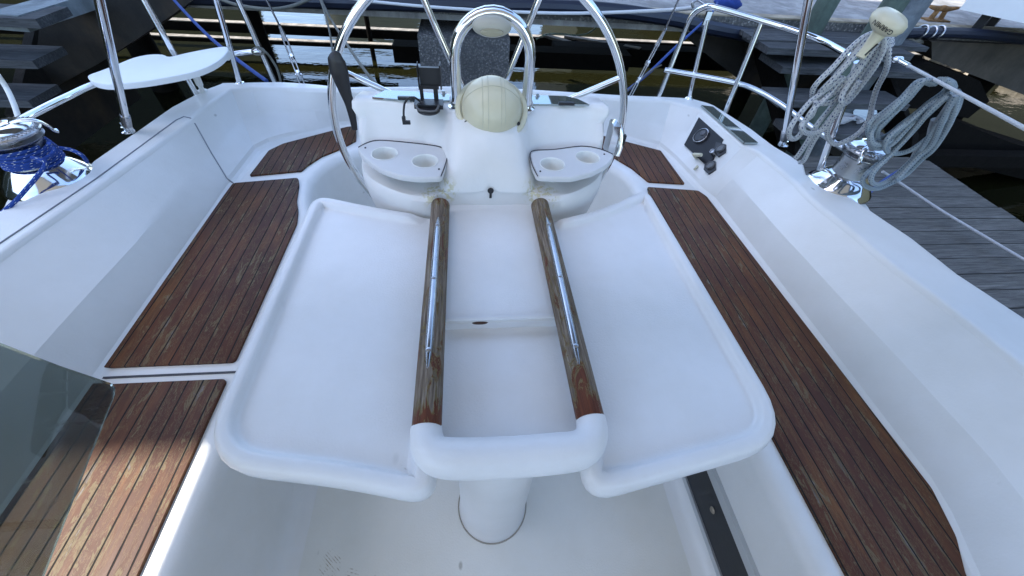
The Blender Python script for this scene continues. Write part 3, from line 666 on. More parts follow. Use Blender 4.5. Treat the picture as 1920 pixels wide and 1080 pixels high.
mb.build('hood_rib', flat('rib_cream', (.52, .50, .38), .5), hd)
for a_ in (-.95, .95):
    c_ = cc + qm @ V((0, 0, .011)) + (Matrix.Rotation(0, 3, 'Z') @ V((.096 * sin(a_), -.096 * cos(a_) * .78, -.045 * cos(a_)))); mb = MB(); mb.lathe([(.005, -.002), (.005, .004), (0, .0045)], c_, 12, axis=ax); mb.build('ring_screw', BLK, cmp_)
mb = MB(); mb.lathe([(.118, -.10), (.114, -.03), (.106, -.008), (.0, -.008)], cc, 56, axis=V((0, -.3, .95))); mb.build('compass_mount', GEL, pedo)
# engine control on the right side
sx = .405
mb = MB(); c0 = at(1152, 258, y=1.2); mb.box((c0.x - .01, 1.2, c0.z), (.022, .055, .10)); tc = mb.build('throttle_plate', SS, pedo)
mb = MB(); mb.tube([V((c0.x + .006, 1.20, c0.z + .045)), V((c0.x + .016, 1.19, c0.z + .02)), V((c0.x + .018, 1.18, c0.z - .02)), V((c0.x + .014, 1.17, c0.z - .05))], [.007, .010, .012, .010], 12, sm=4); mb.build('throttle_lever', SS, tc)
mb = MB(); mb.box((c0.x + .027, 1.18, c0.z), (.006, .014, .04)); mb.build('lever_grip', BLK, tc)
# ---------------------------------------------------------------- steering wheel
WC = V((0.0, 1.352, .770)); WR = .515
mb = MB(); mb.tube([WC + V((WR * cos(a), 0, WR * sin(a))) for a in [2 * pi * k / 96 for k in range(96)]], .0132, 16, closed=True); wheel = mb.build('steering_wheel', SS, pedo, 60)
for px_, py_ in ((795, 0), (1010, 0), (630, 128), (1165, 145)):
    e = at(px_, py_, y=1.352) - WC; e.y = 0; e = e.normalized() * (WR - .008)
    h = WC + e.normalized() * .03
    mb = MB(); mb.tube([h, WC + e], .0095, 14); mb.build('wheel_spoke', SS, wheel, 60)
mb = MB(); mb.tube([WC - V((0, 0, .03)), WC - V((0, 0, WR - .008))], .0095, 14); mb.build('wheel_spoke', SS, wheel, 60)
mb = MB(); mb.lathe([(0, -.035), (.04, -.03), (.045, 0), (.04, .02), (0, .025)], WC, 28, axis=(0, 1, 0)); mb.build('wheel_hub', SS, wheel)
mb = MB(); mb.tube([WC - V((0, .02, 0)), WC - V((0, .09, 0))], .018, 14); mb.build('wheel_shaft', SSD, wheel)
# black tapered lever in front of the rim
yk = 1.27
lv = [at(632, 96, y=yk), at(631, 112, y=yk), at(636, 135, y=yk), at(645, 165, y=yk), at(655, 195, y=yk), at(662, 225, y=yk), at(665, 243, y=yk)]
mb = MB(); mb.tube(lv, [.006, .024, .027, .020, .014, .011, .009], 18, sm=5, flat=.5, up=(0, 1, 0)); o = mb.build('outboard_tiller_strap', BLK, None, 60); o.name = 'rubber_strap'
tag(o, 'black tapered rubber strap hanging at the left rim of the steering wheel', 'strap')
# phone cradle on top of the pedestal
hc = at(805, 200, z=.935)
hold = empty('phone_cradle', hc, 'black plastic phone cradle standing left of the steel guard', 'phone holder')
def bxp(mb, p0, p1, y, th):
    a_ = at(*p0, y=y); b_ = at(*p1, y=y); mb.box(((a_.x + b_.x) / 2, y, (a_.z + b_.z) / 2), (abs(b_.x - a_.x), th, abs(a_.z - b_.z)))
yh = hc.y + .03
mb = MB(); bxp(mb, (785, 125), (826, 160), yh, .012); mb.build('cradle_back', BLK, hold)
mb = MB(); bxp(mb, (781, 119), (787, 164), yh - .012, .035); mb.build('cradle_side', BLK, hold); mb = MB(); bxp(mb, (823, 119), (829, 164), yh - .012, .035); mb.build('cradle_side', BLK, hold)
mb = MB(); bxp(mb, (786, 160), (796, 195), yh - .004, .012); bxp(mb, (812, 160), (823, 195), yh - .004, .012); bxp(mb, (786, 158), (823, 166), yh - .004, .014); mb.build('cradle_fork', BLK, hold)
mb = MB(); mb.box((hc.x, hc.y, .943), (.085, .045, .012)); mb.lathe([(.03, .934), (.034, .937), (.032, .941), (0, .941)], (hc.x, hc.y - .03, 0), 30); mb.build('cradle_foot', BLK, hold)
cab = [at(p[0], p[1], y=hc.y - .03 if i < 3 else 1.165) for i, p in enumerate([(800, 196), (787, 186), (775, 182), (766, 184), (758, 194), (757, 208), (757, 220)])]
cab = [at(800, 199, z=.945), at(788, 190, z=.952), at(777, 183, z=.965), at(767, 184, z=.96), at(759, 193, y=1.20), at(757, 207, y=1.175), at(757, 221, y=1.165)]
mb = MB(); mb.tube(cab, .0032, 10, sm=6); e = at(757, 222, y=1.163); mb.box(e + V((0, 0, -.006)), (.010, .010, .022)); mb.box(e + V((.007, 0, -.012)), (.022, .008, .010))
o = mb.build('charging_cable', BLK); tag(o, 'short black cable with plug drooping down the pedestal front', 'cable')
mb = MB(); mb.tube([hc + V((-.03, -.008, .012)), hc + V((-.035, -.03, .012)), hc + V((-.02, -.05, .009)), hc + V((.02, -.05, .009)), hc + V((.03, -.02, .012))], .0035, 10, sm=6)
o = mb.build('cable_loop', flat('clear_grey_cable', (.10, .10, .10), .5)); tag(o, 'small grey cable loop curled round the foot of the phone cradle', 'cable')

# ---------------------------------------------------------------- winches
def winch(c, label, arm_a, cap_a):
    z0 = deckz(1.16) - .034
    root = empty('winch', (c[0], c[1], z0), label, 'winch', 'self-tailing winches on the coamings'); cc = (c[0], c[1], z0)
    mb = MB(); mb.lathe([(.10, 0), (.118, .004), (.121, .012), (.119, .024), (.113, .030), (.112, .033), (.105, .040), (.083, .066), (.068, .078), (.062, .082)], cc, 12 if 0 else 56); mb.build('winch_skirt', SS, root, 40)
    mb = MB(); mb.lathe([(.062, .080), (.060, .095), (.059, .125), (.061, .145), (.064, .152)], cc, 48); mb.build('winch_drum', SSB, root)
    mb = MB(); mb.lathe([(.060, .152), (.074, .158), (.078, .164), (.062, .169), (.06, .171)], cc, 48); mb.build('lower_jaw', SSD, root)
    mb = MB(); mb.lathe([(.060, .171), (.062, .174), (.080, .178), (.083, .184), (.080, .189), (.055, .191)], cc, 48)
    for k in range(44):
        a_ = 2 * pi * k / 44; m_ = Matrix.Rotation(a_, 3, 'Z'); mb.box(V(cc) + m_ @ V((.0755, 0, .1905)), (.012, .0028, .004), m=m_)
    mb.build('upper_jaw', SSD, root)
    mb = MB(); mb.lathe([(.064, .188), (.066, .194), (.060, .200), (.034, .206), (.028, .206), (.024, .200), (.0, .199)], cc, 48); mb.build('winch_cap', SS, root, 40)
    m_ = Matrix.Rotation(arm_a, 3, 'Z'); pts = [V(cc) + m_ @ V(p) for p in ((.03, 0, .206), (.055, 0, .210), (.085, 0, .205), (.098, .006, .185), (.100, .012, .168), (.104, .018, .162))]
    mb = MB(); mb.tube(pts, [.008, .009, .008, .007, .007, .009], 12, sm=5, flat=.6); mb.build('feeder_arm', SS, root, 60)
    return root
wr = at(1577, 346, z=.66); wlc = at(82, 322, z=.67)
winch((wr.x + .01, wr.y + .015), 'bare chrome winch on the right coaming beside the dock', radians(215), 0)
winch((wlc.x, wlc.y), 'chrome winch wrapped in blue rope on the left coaming', radians(20), 0)
z0 = deckz(1.16) - .034; hp = []
for k in range(0, 200):
    t_ = k / 199; a_ = radians(-10) - t_ * 2 * pi * 6.1; r_ = .0665 + .004 * t_ + .003 * sin(k * .21)
    hp.append(V((wlc.x + r_ * cos(a_), wlc.y + r_ * sin(a_), z0 + .142 - .058 * t_ + .002 * sin(k * .35))))
tail = [hp[-1], hp[-1] + V((.05, -.02, -.004)), at(78, 318, z=.73), at(52, 352, z=.70), at(35, 372, z=.685)]
mb = MB(); mb.tube(hp, .0056, 10); mb.tube([at(60, 295, z=.76), at(85, 305, z=.75), at(72, 328, z=.72), at(48, 356, z=.69), at(30, 376, z=.675), at(5, 398, z=.655)], .0056, 10, sm=6)
mb.tube([at(100, 276, z=.76), at(130, 280, z=.755), at(152, 290, z=.745), at(161, 300, z=.72), at(163, 304, z=.68)], .0056, 10, sm=6)
mb.tube([at(92, 268, z=.79), at(104, 275, z=.77), at(96, 290, z=.75), at(70, 306, z=.735)], .0056, 10, sm=6)
o = mb.build('winch_rope', RB); tag(o, 'bright blue rope with white flecks wound round the left winch', 'rope')

# ---------------------------------------------------------------- steel rails, struts, stays
def strut(name, foot, top, r, label, cat, jaw=True, group=None, ext=1.0):
    f = V(foot); t_ = V(top); t_ = f + (t_ - f) * ext; d = (t_ - f).normalized()
    root = empty(name, f, label, cat, group)
    mb = MB(); s_ = f + d * (.055 if jaw else .006)
    mb.tube([s_, t_], r, 20); mb.build('tube', SS, root, 60)
    if jaw:
        mb = MB(); mb.tube([f + d * .042, f + d * .10], r * 1.22, 20); mb.build('end_sleeve', SSD, root, 60)
        mb = MB()
        for s2 in (-1, 1): mb.box(f + d * .028 + V((s2 * .008, 0, 0)), (.005, .018, .045))
        mb.lathe([(.004, -.014), (.004, .014), (0, .014)], f + V((0, 0, .018)), 10, axis=(1, 0, 0)); mb.build('jaw', SS, root)
    mb = MB(); mb.lathe([(.022, 0), (.022, .003), (.014, .006), (.010, .012), (0, .012)], f, 20); mb.build('deck_flange', SS, root)
    return root
f1 = atd(241, 247); strut('bimini_strut', f1, at(186, 0, y=f1.y - .18), .0125, 'thick steel canopy strut rising from the left coaming aft of the winch', 'strut', ext=1.6, group='canopy struts')
f2 = atd(1468, 272); strut('bimini_strut', f2, at(1516, 0, y=f2.y - .18), .0125, 'thick steel canopy strut rising from the right coaming', 'strut', ext=1.6, group='canopy struts')
f3 = atd(449, 156); strut('stern_strut', f3, at(405, 0, y=f3.y - .10), .0125, 'steel tube rising from the left stern corner of the deck', 'strut', jaw=False, ext=1.5, group='stern struts')
# right pushpit
pr_root = empty('stern_rail', atd(1292, 184), 'stainless stern rail of bent tubes on the right quarter', 'rail', 'stern rails')
fA = atd(1236, 180); fA.z = .60; yA = fA.y + .02
top_r = [at(1235, 182, y=yA), at(1262, 115, y=yA + .02), at(1283, 62, y=yA + .03), at(1298, 30, y=yA + .02), at(1322, 13, y=yA - .02), at(1345, 15, y=yA - .06), at(1425, 38, y=yA - .16), at(1490, 58, y=yA - .27), at(1545, 78, y=yA - .40), at(1600, 108, y=yA - .62)]
mb = MB(); mb.tube(top_r, .0125, 20, sm=6); mb.build('top_rail', SS, pr_root, 60)
mb = MB(); mb.tube([at(1246, 131, y=yA + .01), at(1310, 142, y=yA - .06), at(1380, 156, y=yA - .16), at(1420, 170, y=yA - .22), at(1470, 200, y=yA - .34), at(1530, 245, y=yA - .50), at(1600, 290, y=yA - .66), at(1625, 300, y=yA - .72)], .0125, 20, sm=6); mb.build('middle_rail', SS, pr_root, 60)
fB = atd(1363, 205); mb = MB(); mb.tube([fB - V((0, 0, .03)), at(1427, 42, y=yA - .16)], .0125, 20); mb.build('rail_post', SS, pr_root, 60)
fC = atd(1292, 185); mb = MB(); mb.tube([fC, at(1326, 36, y=yA - .035)], .0115, 18); mb.lathe([(.022, 0), (.020, .004), (.012, .010), (.011, .02)], fC, 20); mb.build('rail_brace', SS, pr_root, 60)
a_ = at(1326, 34, y=yA - .035); mb = MB(); mb.box(a_, (.026, .016, .055)); mb.build('brace_fork', SS, pr_root)
# stanchion that carries the antenna and the rope coil
sf = atd(1533, 330); sf = V((sf.x + .03, sf.y + .02, .62)); stt = at(1609, 116, y=sf.y)
stn = empty('lifeline_stanchion', sf, 'grey steel stanchion under the satellite antenna, behind the hanging rope coil', 'stanchion')
mb = MB(); mb.tube([sf, stt], .0125, 18); mb.build('post_tube', SS, stn, 60)
mb = MB(); e_ = at(1612, 92, y=sf.y - .012)
mb.tube([e_ + V((.018 * cos(t), 0, .018 * sin(t))) for t in [2 * pi * k / 20 for k in range(20)]], .005, 10, closed=True); mb.build('eye_ring', SS, stn)
# lifeline
ll0 = at(1683, 112, y=sf.y); ll1 = at(1920, 240, y=.72)
dd_ = (ll1 - ll0)
mb = MB(); mb.tube([ll0, ll0 + dd_ * .25, ll1, ll1 + dd_ * .6], .0045, 10); mb.build('wire', CABLE, None); o = C.objects['wire']; o.name = 'lifeline'
tag(o, 'white coated lifeline wire running forward past the rope coils', 'lifeline')
mb = MB(); mb.tube([ll0 + dd_ * .01, ll0 + dd_ * .13], .007, 12); mb.lathe([(.004, -.02), (.010, -.012), (.010, .012), (.004, .02)], ll0, 14, axis=(1, 0, 0)); o = mb.build('turnbuckle', SS); tag(o, 'small chrome turnbuckle at the aft end of the right lifeline', 'turnbuckle')
# left pushpit
pl_root = empty('stern_rail', atd(370, 176), 'stainless stern rail tubes on the left quarter around the white board', 'rail', 'stern rails')
f = at(516, 157, z=.58); yB = f.y + .03
mb = MB(); mb.tube([at(519, 165, y=yB), at(446, 0, y=yB), at(420, -60, y=yB)], .0125, 20); mb.build('rail_post', SS, pl_root, 60)
g = at(372, 185, z=.60); mb = MB(); mb.tube([g, at(270, 0, y=g.y), at(245, -46, y=g.y)], .0125, 20); mb.build('rail_post', SS, pl_root, 60)
rail_l = [at(490, 96, y=yB), at(432, 103, y=yB - .03), at(330, 130, y=g.y + .02), at(200, 152, y=1.75), at(120, 185, y=1.55), at(40, 225, y=1.38), at(-40, 260, y=1.2)]
mb = MB(); mb.tube(rail_l, .0125, 20, sm=6); mb.build('middle_rail', SS, pl_root, 60)
mb = MB(); mb.tube([at(486, 90, y=yB - .01), at(498, 98, y=yB - .02), at(507, 108, y=yB), at(520, 130, y=yB), at(527, 155, y=yB)], .006, 8, sm=5); mb.tube([at(484 + 12 * cos(t), 96 + 7 * sin(t), y=yB - .016) for t in [k * .5 for k in range(13)]], .004, 8); o = mb.build('lashing', RDK); tag(o, 'frayed grey lashing knotted on the left stern rail', 'line')
# white board on the left rail
bz = .80
bo = [(165, 141), (186, 133), (215, 122), (250, 108), (280, 102), (305, 102), (318, 106), (345, 100), (385, 92), (421, 87), (428, 93), (416, 108), (395, 122), (360, 135), (300, 147), (250, 154), (205, 157), (180, 154), (167, 148)]
brd = empty('bait_board', at(300, 125, z=bz), 'white plastic cutting board mounted on the left stern rail', 'cutting board')
pts = [at(*p, z=bz) for p in bo]; pts = spline([V((p.x, p.y, 0)) for p in pts], 3, True)
mb = MB(); mb.prism([(p.x, p.y) for p in pts], bz - .022, bz, .004); mb.build('board_slab', HDPE, brd)
mb = MB(); b0 = at(365, 138, z=bz - .02); b1 = atd(380, 171); mb.tube([b0, b0.lerp(b1, .55)], .014, 14); mb.tube([b0.lerp(b1, .5), b1], .010, 14); mb.lathe([(.022, 0), (.02, .005), (.01, .01)], b1, 16); mb.build('support_leg', WPL, brd)
mb = MB(); mb.box(at(335, 140, z=bz - .035), (.05, .04, .03)); mb.build('clamp', WPL, brd); mb = MB(); mb.box(at(420, 104, z=bz - .03), (.05, .05, .025)); mb.build('clamp', WPL, brd)
# backstays with turnbuckles
def stay(name, p_lo, p_mid, p_hi, y_, label):
    root = empty(name, at(*p_lo, y=y_), label, 'backstay', 'split backstays'); a_ = at(*p_lo, y=y_); b_ = at(*p_mid, y=y_ - .08); c_ = at(*p_hi, y=y_ - .22)
    mb = MB(); mb.tube([b_, c_, c_ + (c_ - b_) * .8], .0042, 10); mb.build('wire', SSD, root)
    d = (b_ - a_); m_ = d.normalized().to_track_quat('Z', 'Y').to_matrix(); mb = MB()
    for s_ in (-1, 1): mb.tube([a_ + d * .22 + m_ @ V((s_ * .009, 0, 0)), a_ + d * .85 + m_ @ V((s_ * .009, 0, 0))], .004, 8)
    mb.tube([a_ + d * .80, b_ + d * .05], [.012, .007, .006], 12); mb.tube([a_ + d * .48, a_ + d * .54], .012, 12); mb.tube([a_ + d * .18, a_ + d * .25], .011, 12)
    mb.build('turnbuckle', SS, root, 60)
    mb = MB()
    for s_ in (-1, 1): mb.tube([a_ - d * .1 + m_ @ V((s_ * .011, 0, 0)), a_ + d * .2 + m_ @ V((s_ * .011, 0, 0))], .005, 8)
    mb.build('toggle', SS, root, 60)
    return root
stay('backstay', (567, 158), (525, 50), (500, 0), 2.24, 'left backstay wire with its turnbuckle, between rail and wheel')
stay('backstay', (1186, 172), (1245, 60), (1272, 0), 2.24, 'right backstay wire with its turnbuckle, between wheel and stern rail')
# mooring lines etc.
def line(name, pts, r, mat, label, cat='rope', sm=5):
    mb = MB(); mb.tube(pts, r, 10, sm=sm); o = mb.build(name, mat); tag(o, label, cat); return o
line('mooring_line', [at(500, 152, y=2.32), at(440, 108, y=2.6), at(385, 62, y=3.0), at(322, -5, y=3.5), at(270, -70, y=3.9)], .010, BLUE, 'plain blue mooring line slanting behind the left stern tubes')
line('mooring_line', [at(1165, 178, y=2.3), at(1215, 138, y=2.6), at(1270, 85, y=3.0), at(1330, 30, y=3.6), at(1345, 5, y=4.0)], .009, BLUE, 'plain blue mooring line slanting behind the right backstay')
line('mooring_line', [at(1160, 185, y=2.28), at(1190, 158, y=2.3), at(1222, 132, y=2.3), at(1240, 122, y=2.24)], .004, RDK, 'thin greenish line from the right backstay foot to the rail', 'line')
line('mooring_line', [at(712, 164, y=2.3), at(690, 140, y=2.5), at(655, 90, y=3.0), at(618, 32, y=3.6), at(598, -10, y=3.9)], .009, RDK, 'brown grubby mooring line running up behind the left side of the wheel')
line('mooring_line', [at(624, 100, y=3.3), at(618, 60, y=3.4), at(606, 15, y=3.6), at(596, -10, y=3.8)], .007, RDK, 'second grubby line, steeper, just left of the wheel rim', 'rope')
line('stern_cable', [at(600, -12, y=3.6), at(700, 3, y=3.4), at(850, 16, y=3.1), at(1050, 25, y=2.9), at(1230, 20, y=2.5), at(1300, 14, y=2.28)], .009, CABLE, 'white cable strung across the stern to the right rail corner', 'cable')
mb = MB(); mb.tube([at(1300, 14, y=2.27), at(1298, 6, y=2.27), at(1308, 0, y=2.27), at(1322, 8, y=2.24)], .006, 10, sm=5); mb.tube([at(1262 + 0, 20, y=2.42), at(1300, 16, y=2.28)], .006, 10); o = mb.build('shackle', SSD); tag(o, 'dark steel shackle on the corner of the right stern rail', 'shackle')
# ---------------------------------------------------------------- antenna
sfy = sf.y; sf.y -= .11; ac = at(1666, 42, y=sf.y)
ant = empty('satellite_antenna', at(1612, 110, y=sf.y), 'off-white mushroom satellite antenna above the right rope coil', 'antenna')
axn = (at(1672, 42, y=sf.y) - at(1610, 115, y=sf.y)).normalized(); axn = V((axn.x * .55, -.25, .9)).normalized()
mb = MB(); a0 = at(1612, 108, y=sf.y - .01); a1 = at(1655, 55, y=sf.y)
mb.tube([a0, a0.lerp(a1, .4), a0.lerp(a1, .85), a1], [.013, .014, .019, .03], 24, sm=5); stalk = mb.build('stalk', CRM, ant, 60)
mb = MB(); k_ = a0.lerp(a1, .35) + V((0, -.0155, 0)); mb.box(k_, (.004, .003, .035), m=Matrix.Rotation(.5, 3, 'Y')); mb.build('slot', BLK, stalk)
mb = MB(); mb.lathe([(0, -.022), (.026, -.020), (.046, -.008), (.051, .004), (.049, .016), (.038, .025), (.0, .030)], ac + V((-.004, 0, -.004)), 48, axis=axn); cap = mb.build('dome', CRM, ant, 60)
def text(body, size, loc, m, mat, parent, name='lettering', ext=.0004):
    cu = bpy.data.curves.new(name, 'FONT'); cu.body = body; cu.size = size; cu.extrude = ext; cu.align_x = 'CENTER'; cu.align_y = 'CENTER'; cu.resolution_u = 3
    tmp = bpy.data.objects.new('tmp', cu); C.objects.link(tmp); bpy.context.view_layer.update(); me = bpy.data.meshes.new_from_object(tmp); bpy.data.objects.remove(tmp)
    me.transform(Matrix.Translation(loc) @ m.to_4x4()); me.materials.append(mat); o = bpy.data.objects.new(name, me); return add(o, parent)
qa = axn.to_track_quat('Z', 'Y').to_matrix()
vd = (CAM - ac).normalized(); fn = (vd - vd.dot(axn) * axn).normalized(); rt = axn.cross(fn) * -1
mt = Matrix((rt, -axn, fn)).transposed()
if mt.determinant() < 0: mt = Matrix((-rt, -axn, fn)).transposed()
mt = Matrix.Rotation(0, 3, 'Z') @ mt
text('GARMIN', .016, ac + V((-.004, 0, -.004)) + fn * .0525 + axn * .004 , mt, BLK, cap, ext=.0015)
# ---------------------------------------------------------------- rope coils
def zp(l, y0, dy=0, ph=0):
    r = []
    for i, (a_, b_) in enumerate(l): r.append(at(1400 + a_ / 3.6, 60 + b_ / 3.6, y=y0 + dy * sin(ph + i * 1.3)))
    return r
sf.y = sfy; yc = sf.y - .035
mb = MB()
loopsA = [
 [(900, 0), (800, 30), (700, 110), (590, 230), (480, 340), (445, 400), (455, 460), (520, 482), (600, 455), (690, 330), (800, 180), (900, 40)],
 [(905, 5), (830, 60), (720, 170), (600, 300), (510, 390), (490, 430), (540, 440), (640, 370), (760, 240), (880, 70)],
 [(910, 0), (950, 60), (955, 160), (940, 260), (880, 380), (850, 480), (825, 590), (760, 680), (660, 740), (590, 755), (545, 700), (560, 610), (620, 510), (700, 400), (800, 250), (880, 120), (905, 20)],
 [(915, 10), (930, 90), (880, 210), (790, 340), (720, 430), (670, 480), (640, 470), (650, 410), (720, 310), (820, 170), (890, 60)],
 [(900, 15), (860, 110), (760, 260), (660, 390), (560, 520), (480, 620), (410, 740), (350, 830), (330, 850)],
 [(905, 20), (880, 140), (790, 290), (690, 430), (600, 540), (520, 640), (450, 740), (390, 860), (360, 880)],
 [(640, 300), (520, 400), (430, 470), (330, 590), (290, 660), (290, 710), (330, 720), (375, 670), (400, 600), (450, 520), (540, 440), (660, 300)],
 [(470, 470), (440, 560), (380, 610), (372, 650), (400, 680), (460, 680), (540, 640), (640, 500), (760, 330)],
 [(890, 0), (790, 70), (680, 200), (580, 320), (560, 380), (600, 390), (690, 310), (800, 170), (890, 30)]]
for i, l in enumerate(loopsA): mb.tube(zp(l, yc - .014 * (i % 4), .014, i), .0086, 10, sm=6)
for k in range(3): # wrap at the top of the coil
    mb.tube([at(1655 + 18 * cos(t), 68 + k * 7 + 7 * sin(t), y=yc - .02 - .02 * sin(t)) for t in [j * pi / 8 for j in range(17)]], .0065, 8)
o = mb.build('rope_coil', RW); tag(o, 'white rope with dark blue flecks coiled below the antenna', 'rope coil', 'coiled ropes on the right rail')
mb = MB(); rnd = random.Random(3)
y2 = sf.y - .16
for i in range(15):
    w_ = rnd.uniform(.5, 1.15); dx = rnd.uniform(-25, 25); e1 = rnd.uniform(-70, 15)
    l = [(1250 + dx, 325 + 8 * i % 30), (1170 + dx, 340), (1090 - 30 * w_ + dx, 450), (1000 - 40 * w_ + dx, 560 + e1 / 2), (900 + dx - 50 * w_, 680 + e1), (880 - 20 * w_ + dx, 770 + e1), (960 + dx, 760 + e1), (1080 + dx, 640 + e1 / 2), (1210 + 20 * w_ + dx, 500), (1330 + 40 * w_ + dx, 400), (1370 + dx, 350), (1320 + dx, 320)]
    mb.tube(zp(l, y2 - .012 * (i % 5), .016, i), .0076, 10, sm=5)
loopsB = [
 [(1420, 400), (1440, 450), (1400, 560), (1290, 720), (1200, 830), (1080, 950), (960, 1030), (860, 1060), (790, 1030), (790, 980), (850, 920), (960, 830), (1080, 690), (1220, 560), (1360, 430), (1410, 400)],
 [(1400, 410), (1410, 470), (1330, 600), (1240, 700), (1120, 790), (1030, 820), (960, 815), (935, 770), (960, 710), (1050, 630), (1180, 520), (1330, 430), (1390, 405)],
 [(1380, 420), (1360, 520), (1270, 650), (1180, 790), (1060, 920), (960, 1000), (880, 1030), (840, 1000), (870, 930), (1000, 800), (1130, 660), (1250, 520), (1360, 430)],
 [(1430, 420), (1380, 600), (1270, 780), (1180, 860), (1080, 960), (1000, 1010)],
 [(1410, 430), (1340, 560), (1250, 760), (1150, 850), (1020, 990)]]
for i, l in enumerate(loopsB): mb.tube(zp(l, y2 - .05 - .012 * i, .012, i), .0078, 10, sm=6)
o = mb.build('rope_coil', RW2); tag(o, 'faded pale blue rope coil hanging on the lifeline right of the winch', 'rope coil', 'coiled ropes on the right rail')
mb = MB(); mb.tube(zp([(1270, 590), (1250, 650), (1230, 720), (1160, 790), (1120, 860), (1040, 940), (990, 990)], y2 - .02, .01, 1), .010, 10, sm=5)
mb.tube(zp([(1380, 470), (1320, 560), (1280, 620), (1300, 700), (1240, 780)], y2 - .02, .01, 3), .009, 10, sm=5); o = mb.build('rope_tail', RW3); tag(o, 'dirty white rope tail threaded through the pale blue coil', 'rope')
line('mooring_line', [at(1616, 378, z=.60), at(1640, 352, z=.55), at(1665, 332, z=.3), at(1700, 310, z=.0)], .007, BLUE, 'short blue line over the boat edge below the pale blue coil')
line('mooring_line', [at(1655, 322, z=.1), at(1690, 345, z=.02), at(1760, 392, z=-.02), at(1840, 440, z=-.03), at(1925, 490, z=-.02), at(2000, 530, z=0)], .010, RW3, 'white mooring line running forward low over the dock planks')
# ---------------------------------------------------------------- smoked acrylic panel, bottom left
A_ = at(212, 733, z=.62); 
pa = [A_, at(-10, 640, z=.80), at(-260, 560, z=.92), at(-330, 1300, z=.98), at(40, 1180, z=.86), at(80, 1080, z=.80)]
e1_ = (at(-260, 560, z=.90) - A_); e2_ = (at(78, 1085, z=.80) - A_); nn_ = e1_.cross(e2_).normalized()
if nn_.z < 0: nn_ = -nn_
def onpl(pxl, pyl):
    c = (pxl - 960, 540 - pyl, -F_PX); d = V([sum(r[i] * c[i] for i in range(3)) for r in Rm]); return CAM + d * ((A_ - CAM).dot(nn_) / d.dot(nn_))
po = [onpl(*p) for p in ((206, 722), (213, 731), (212, 745), (150, 900), (80, 1080), (0, 1290), (-300, 1290), (-300, 545), (0, 648), (110, 690))]
mb = MB(); n_ = len(po); mb.addm([p + nn_ * .005 for p in po] + [p - nn_ * .005 for p in po], [tuple(range(n_)), tuple(range(n_, 2 * n_))[::-1]] + [(i, (i + 1) % n_, n_ + (i + 1) % n_, n_ + i) for i in range(n_)])
o = mb.build('windscreen_pane', SMOKE); tag(o, 'smoked clear windscreen pane at the lower left over the bench', 'pane')
# ---------------------------------------------------------------- canopy overhead (out of view, shades the cockpit)
can = empty('bimini_canopy', (0, -.5, 2.1), 'pale canvas canopy stretched over the front of the cockpit', 'canopy')
BX0, BX1, BY0, BY1, BZ = -1.775, 1.75, -2.2, .62, 2.12
mb = MB(); rows = []
for i in range(9):
    x = BX0 + (BX1 - BX0) * i / 8; z_ = BZ + .14 * (1 - ((i - 4) / 4) ** 2) * 0.6
    rows.append([(x, BY0 + (BY1 - BY0) * j / 4, z_) for j in range(5)])
mb.loops(rows); mb.build('canvas', CANV, can)
for y_ in (BY0, BY1):
    mb = MB(); mb.tube([(r[0][0], y_, r[0][2] - .02) for r in rows], .0125, 12); mb.build('bow_tube', SS, can)

# ================================================================ HARBOUR
# finger dock on the right
ZD = -.10
dk = at(1730, 295, z=ZD); dkx1 = dk.x; dky1 = dk.y
dock = empty('finger_dock', (2.9, 1.2, -.8), 'weathered grey plank finger dock alongside the right side of the boat', 'dock')
mb = MB(); y = -2.6; rnd = random.Random(5)
while y < dky1 - .01:
    wd = .138 + rnd.uniform(-.004, .004); j = rnd.uniform(-.012, .012); y1_ = min(y + wd - .009, dky1)
    mb.box(((1.74 + dkx1 + j) / 2, (y + y1_) / 2, ZD - .02 + rnd.uniform(-.002, .002)), (dkx1 + j - 1.74, y1_ - y, .04)); y += wd
mb.build('planking', PLK, dock)
mb = MB(); mb.box(((1.78 + dkx1) / 2, -.0 + .2, ZD - .13), (dkx1 - 1.9, 5.0, .17)); mb.box((dkx1 - .06, .2, ZD - .14), (.07, 5.3, .18)); mb.build('joist', TIM, dock)
# steps up to the pier
st = empty('dock_steps', (2.6, 3.0, ZD), 'dark grey wooden steps from the finger dock up to the pier, on the right', 'steps', 'wooden dock steps')
spec = [(.075, (1560, 252), (1560, 228), 1490, 1660), (.25, (1560, 193), (1560, 170), 1468, 1700), (.43, (1560, 130), (1560, 107), 1475, 1727), (.55, (1560, 95), (1560, 70), 1452, 1700)]
for z_, f_, b_, xl_, xr_ in spec:
    p0 = at(*f_, z=z_); p1 = at(*b_, z=z_); x0 = at(xl_, f_[1], z=z_).x; x1 = at(xr_, f_[1], z=z_).x; mb = MB()
    mb.box(((x0 + x1) / 2, (p0.y + p1.y) / 2 + .02, z_ - .025), (x1 - x0, p1.y - p0.y + .03, .05)); mb.build('tread', PLKS, st)
for xs in (1490, 1700):
    lo = at(xs, 250, z=.0); hi_ = V((lo.x, 4.0, .52)); mb = MB(); d_ = .14
    mb.addm([(lo.x + s_ * .03, yy, zz) for s_ in (-1, 1) for yy, zz in ((2.86, -.12), (3.1, -.14), (4.05, .32), (4.05, .52), (3.0, .03))], [(0, 1, 2, 3, 4), (9, 8, 7, 6, 5)] + [(i, (i + 1) % 5, 5 + (i + 1) % 5, 5 + i) for i in range(5)]); mb.build('stringer', TIM, st)
mb = MB(); x0 = at(1395, 60, z=.56).x; x1 = at(1700, 90, z=.5).x
for k in range(6): mb.box(((x0 + x1) / 2, 3.60 + k * .075, .545), (x1 - x0, .068, .035))
o = mb.build('landing_planks', PLKS, None); tag(o, 'grey plank landing at the top of the right-hand steps', 'landing')
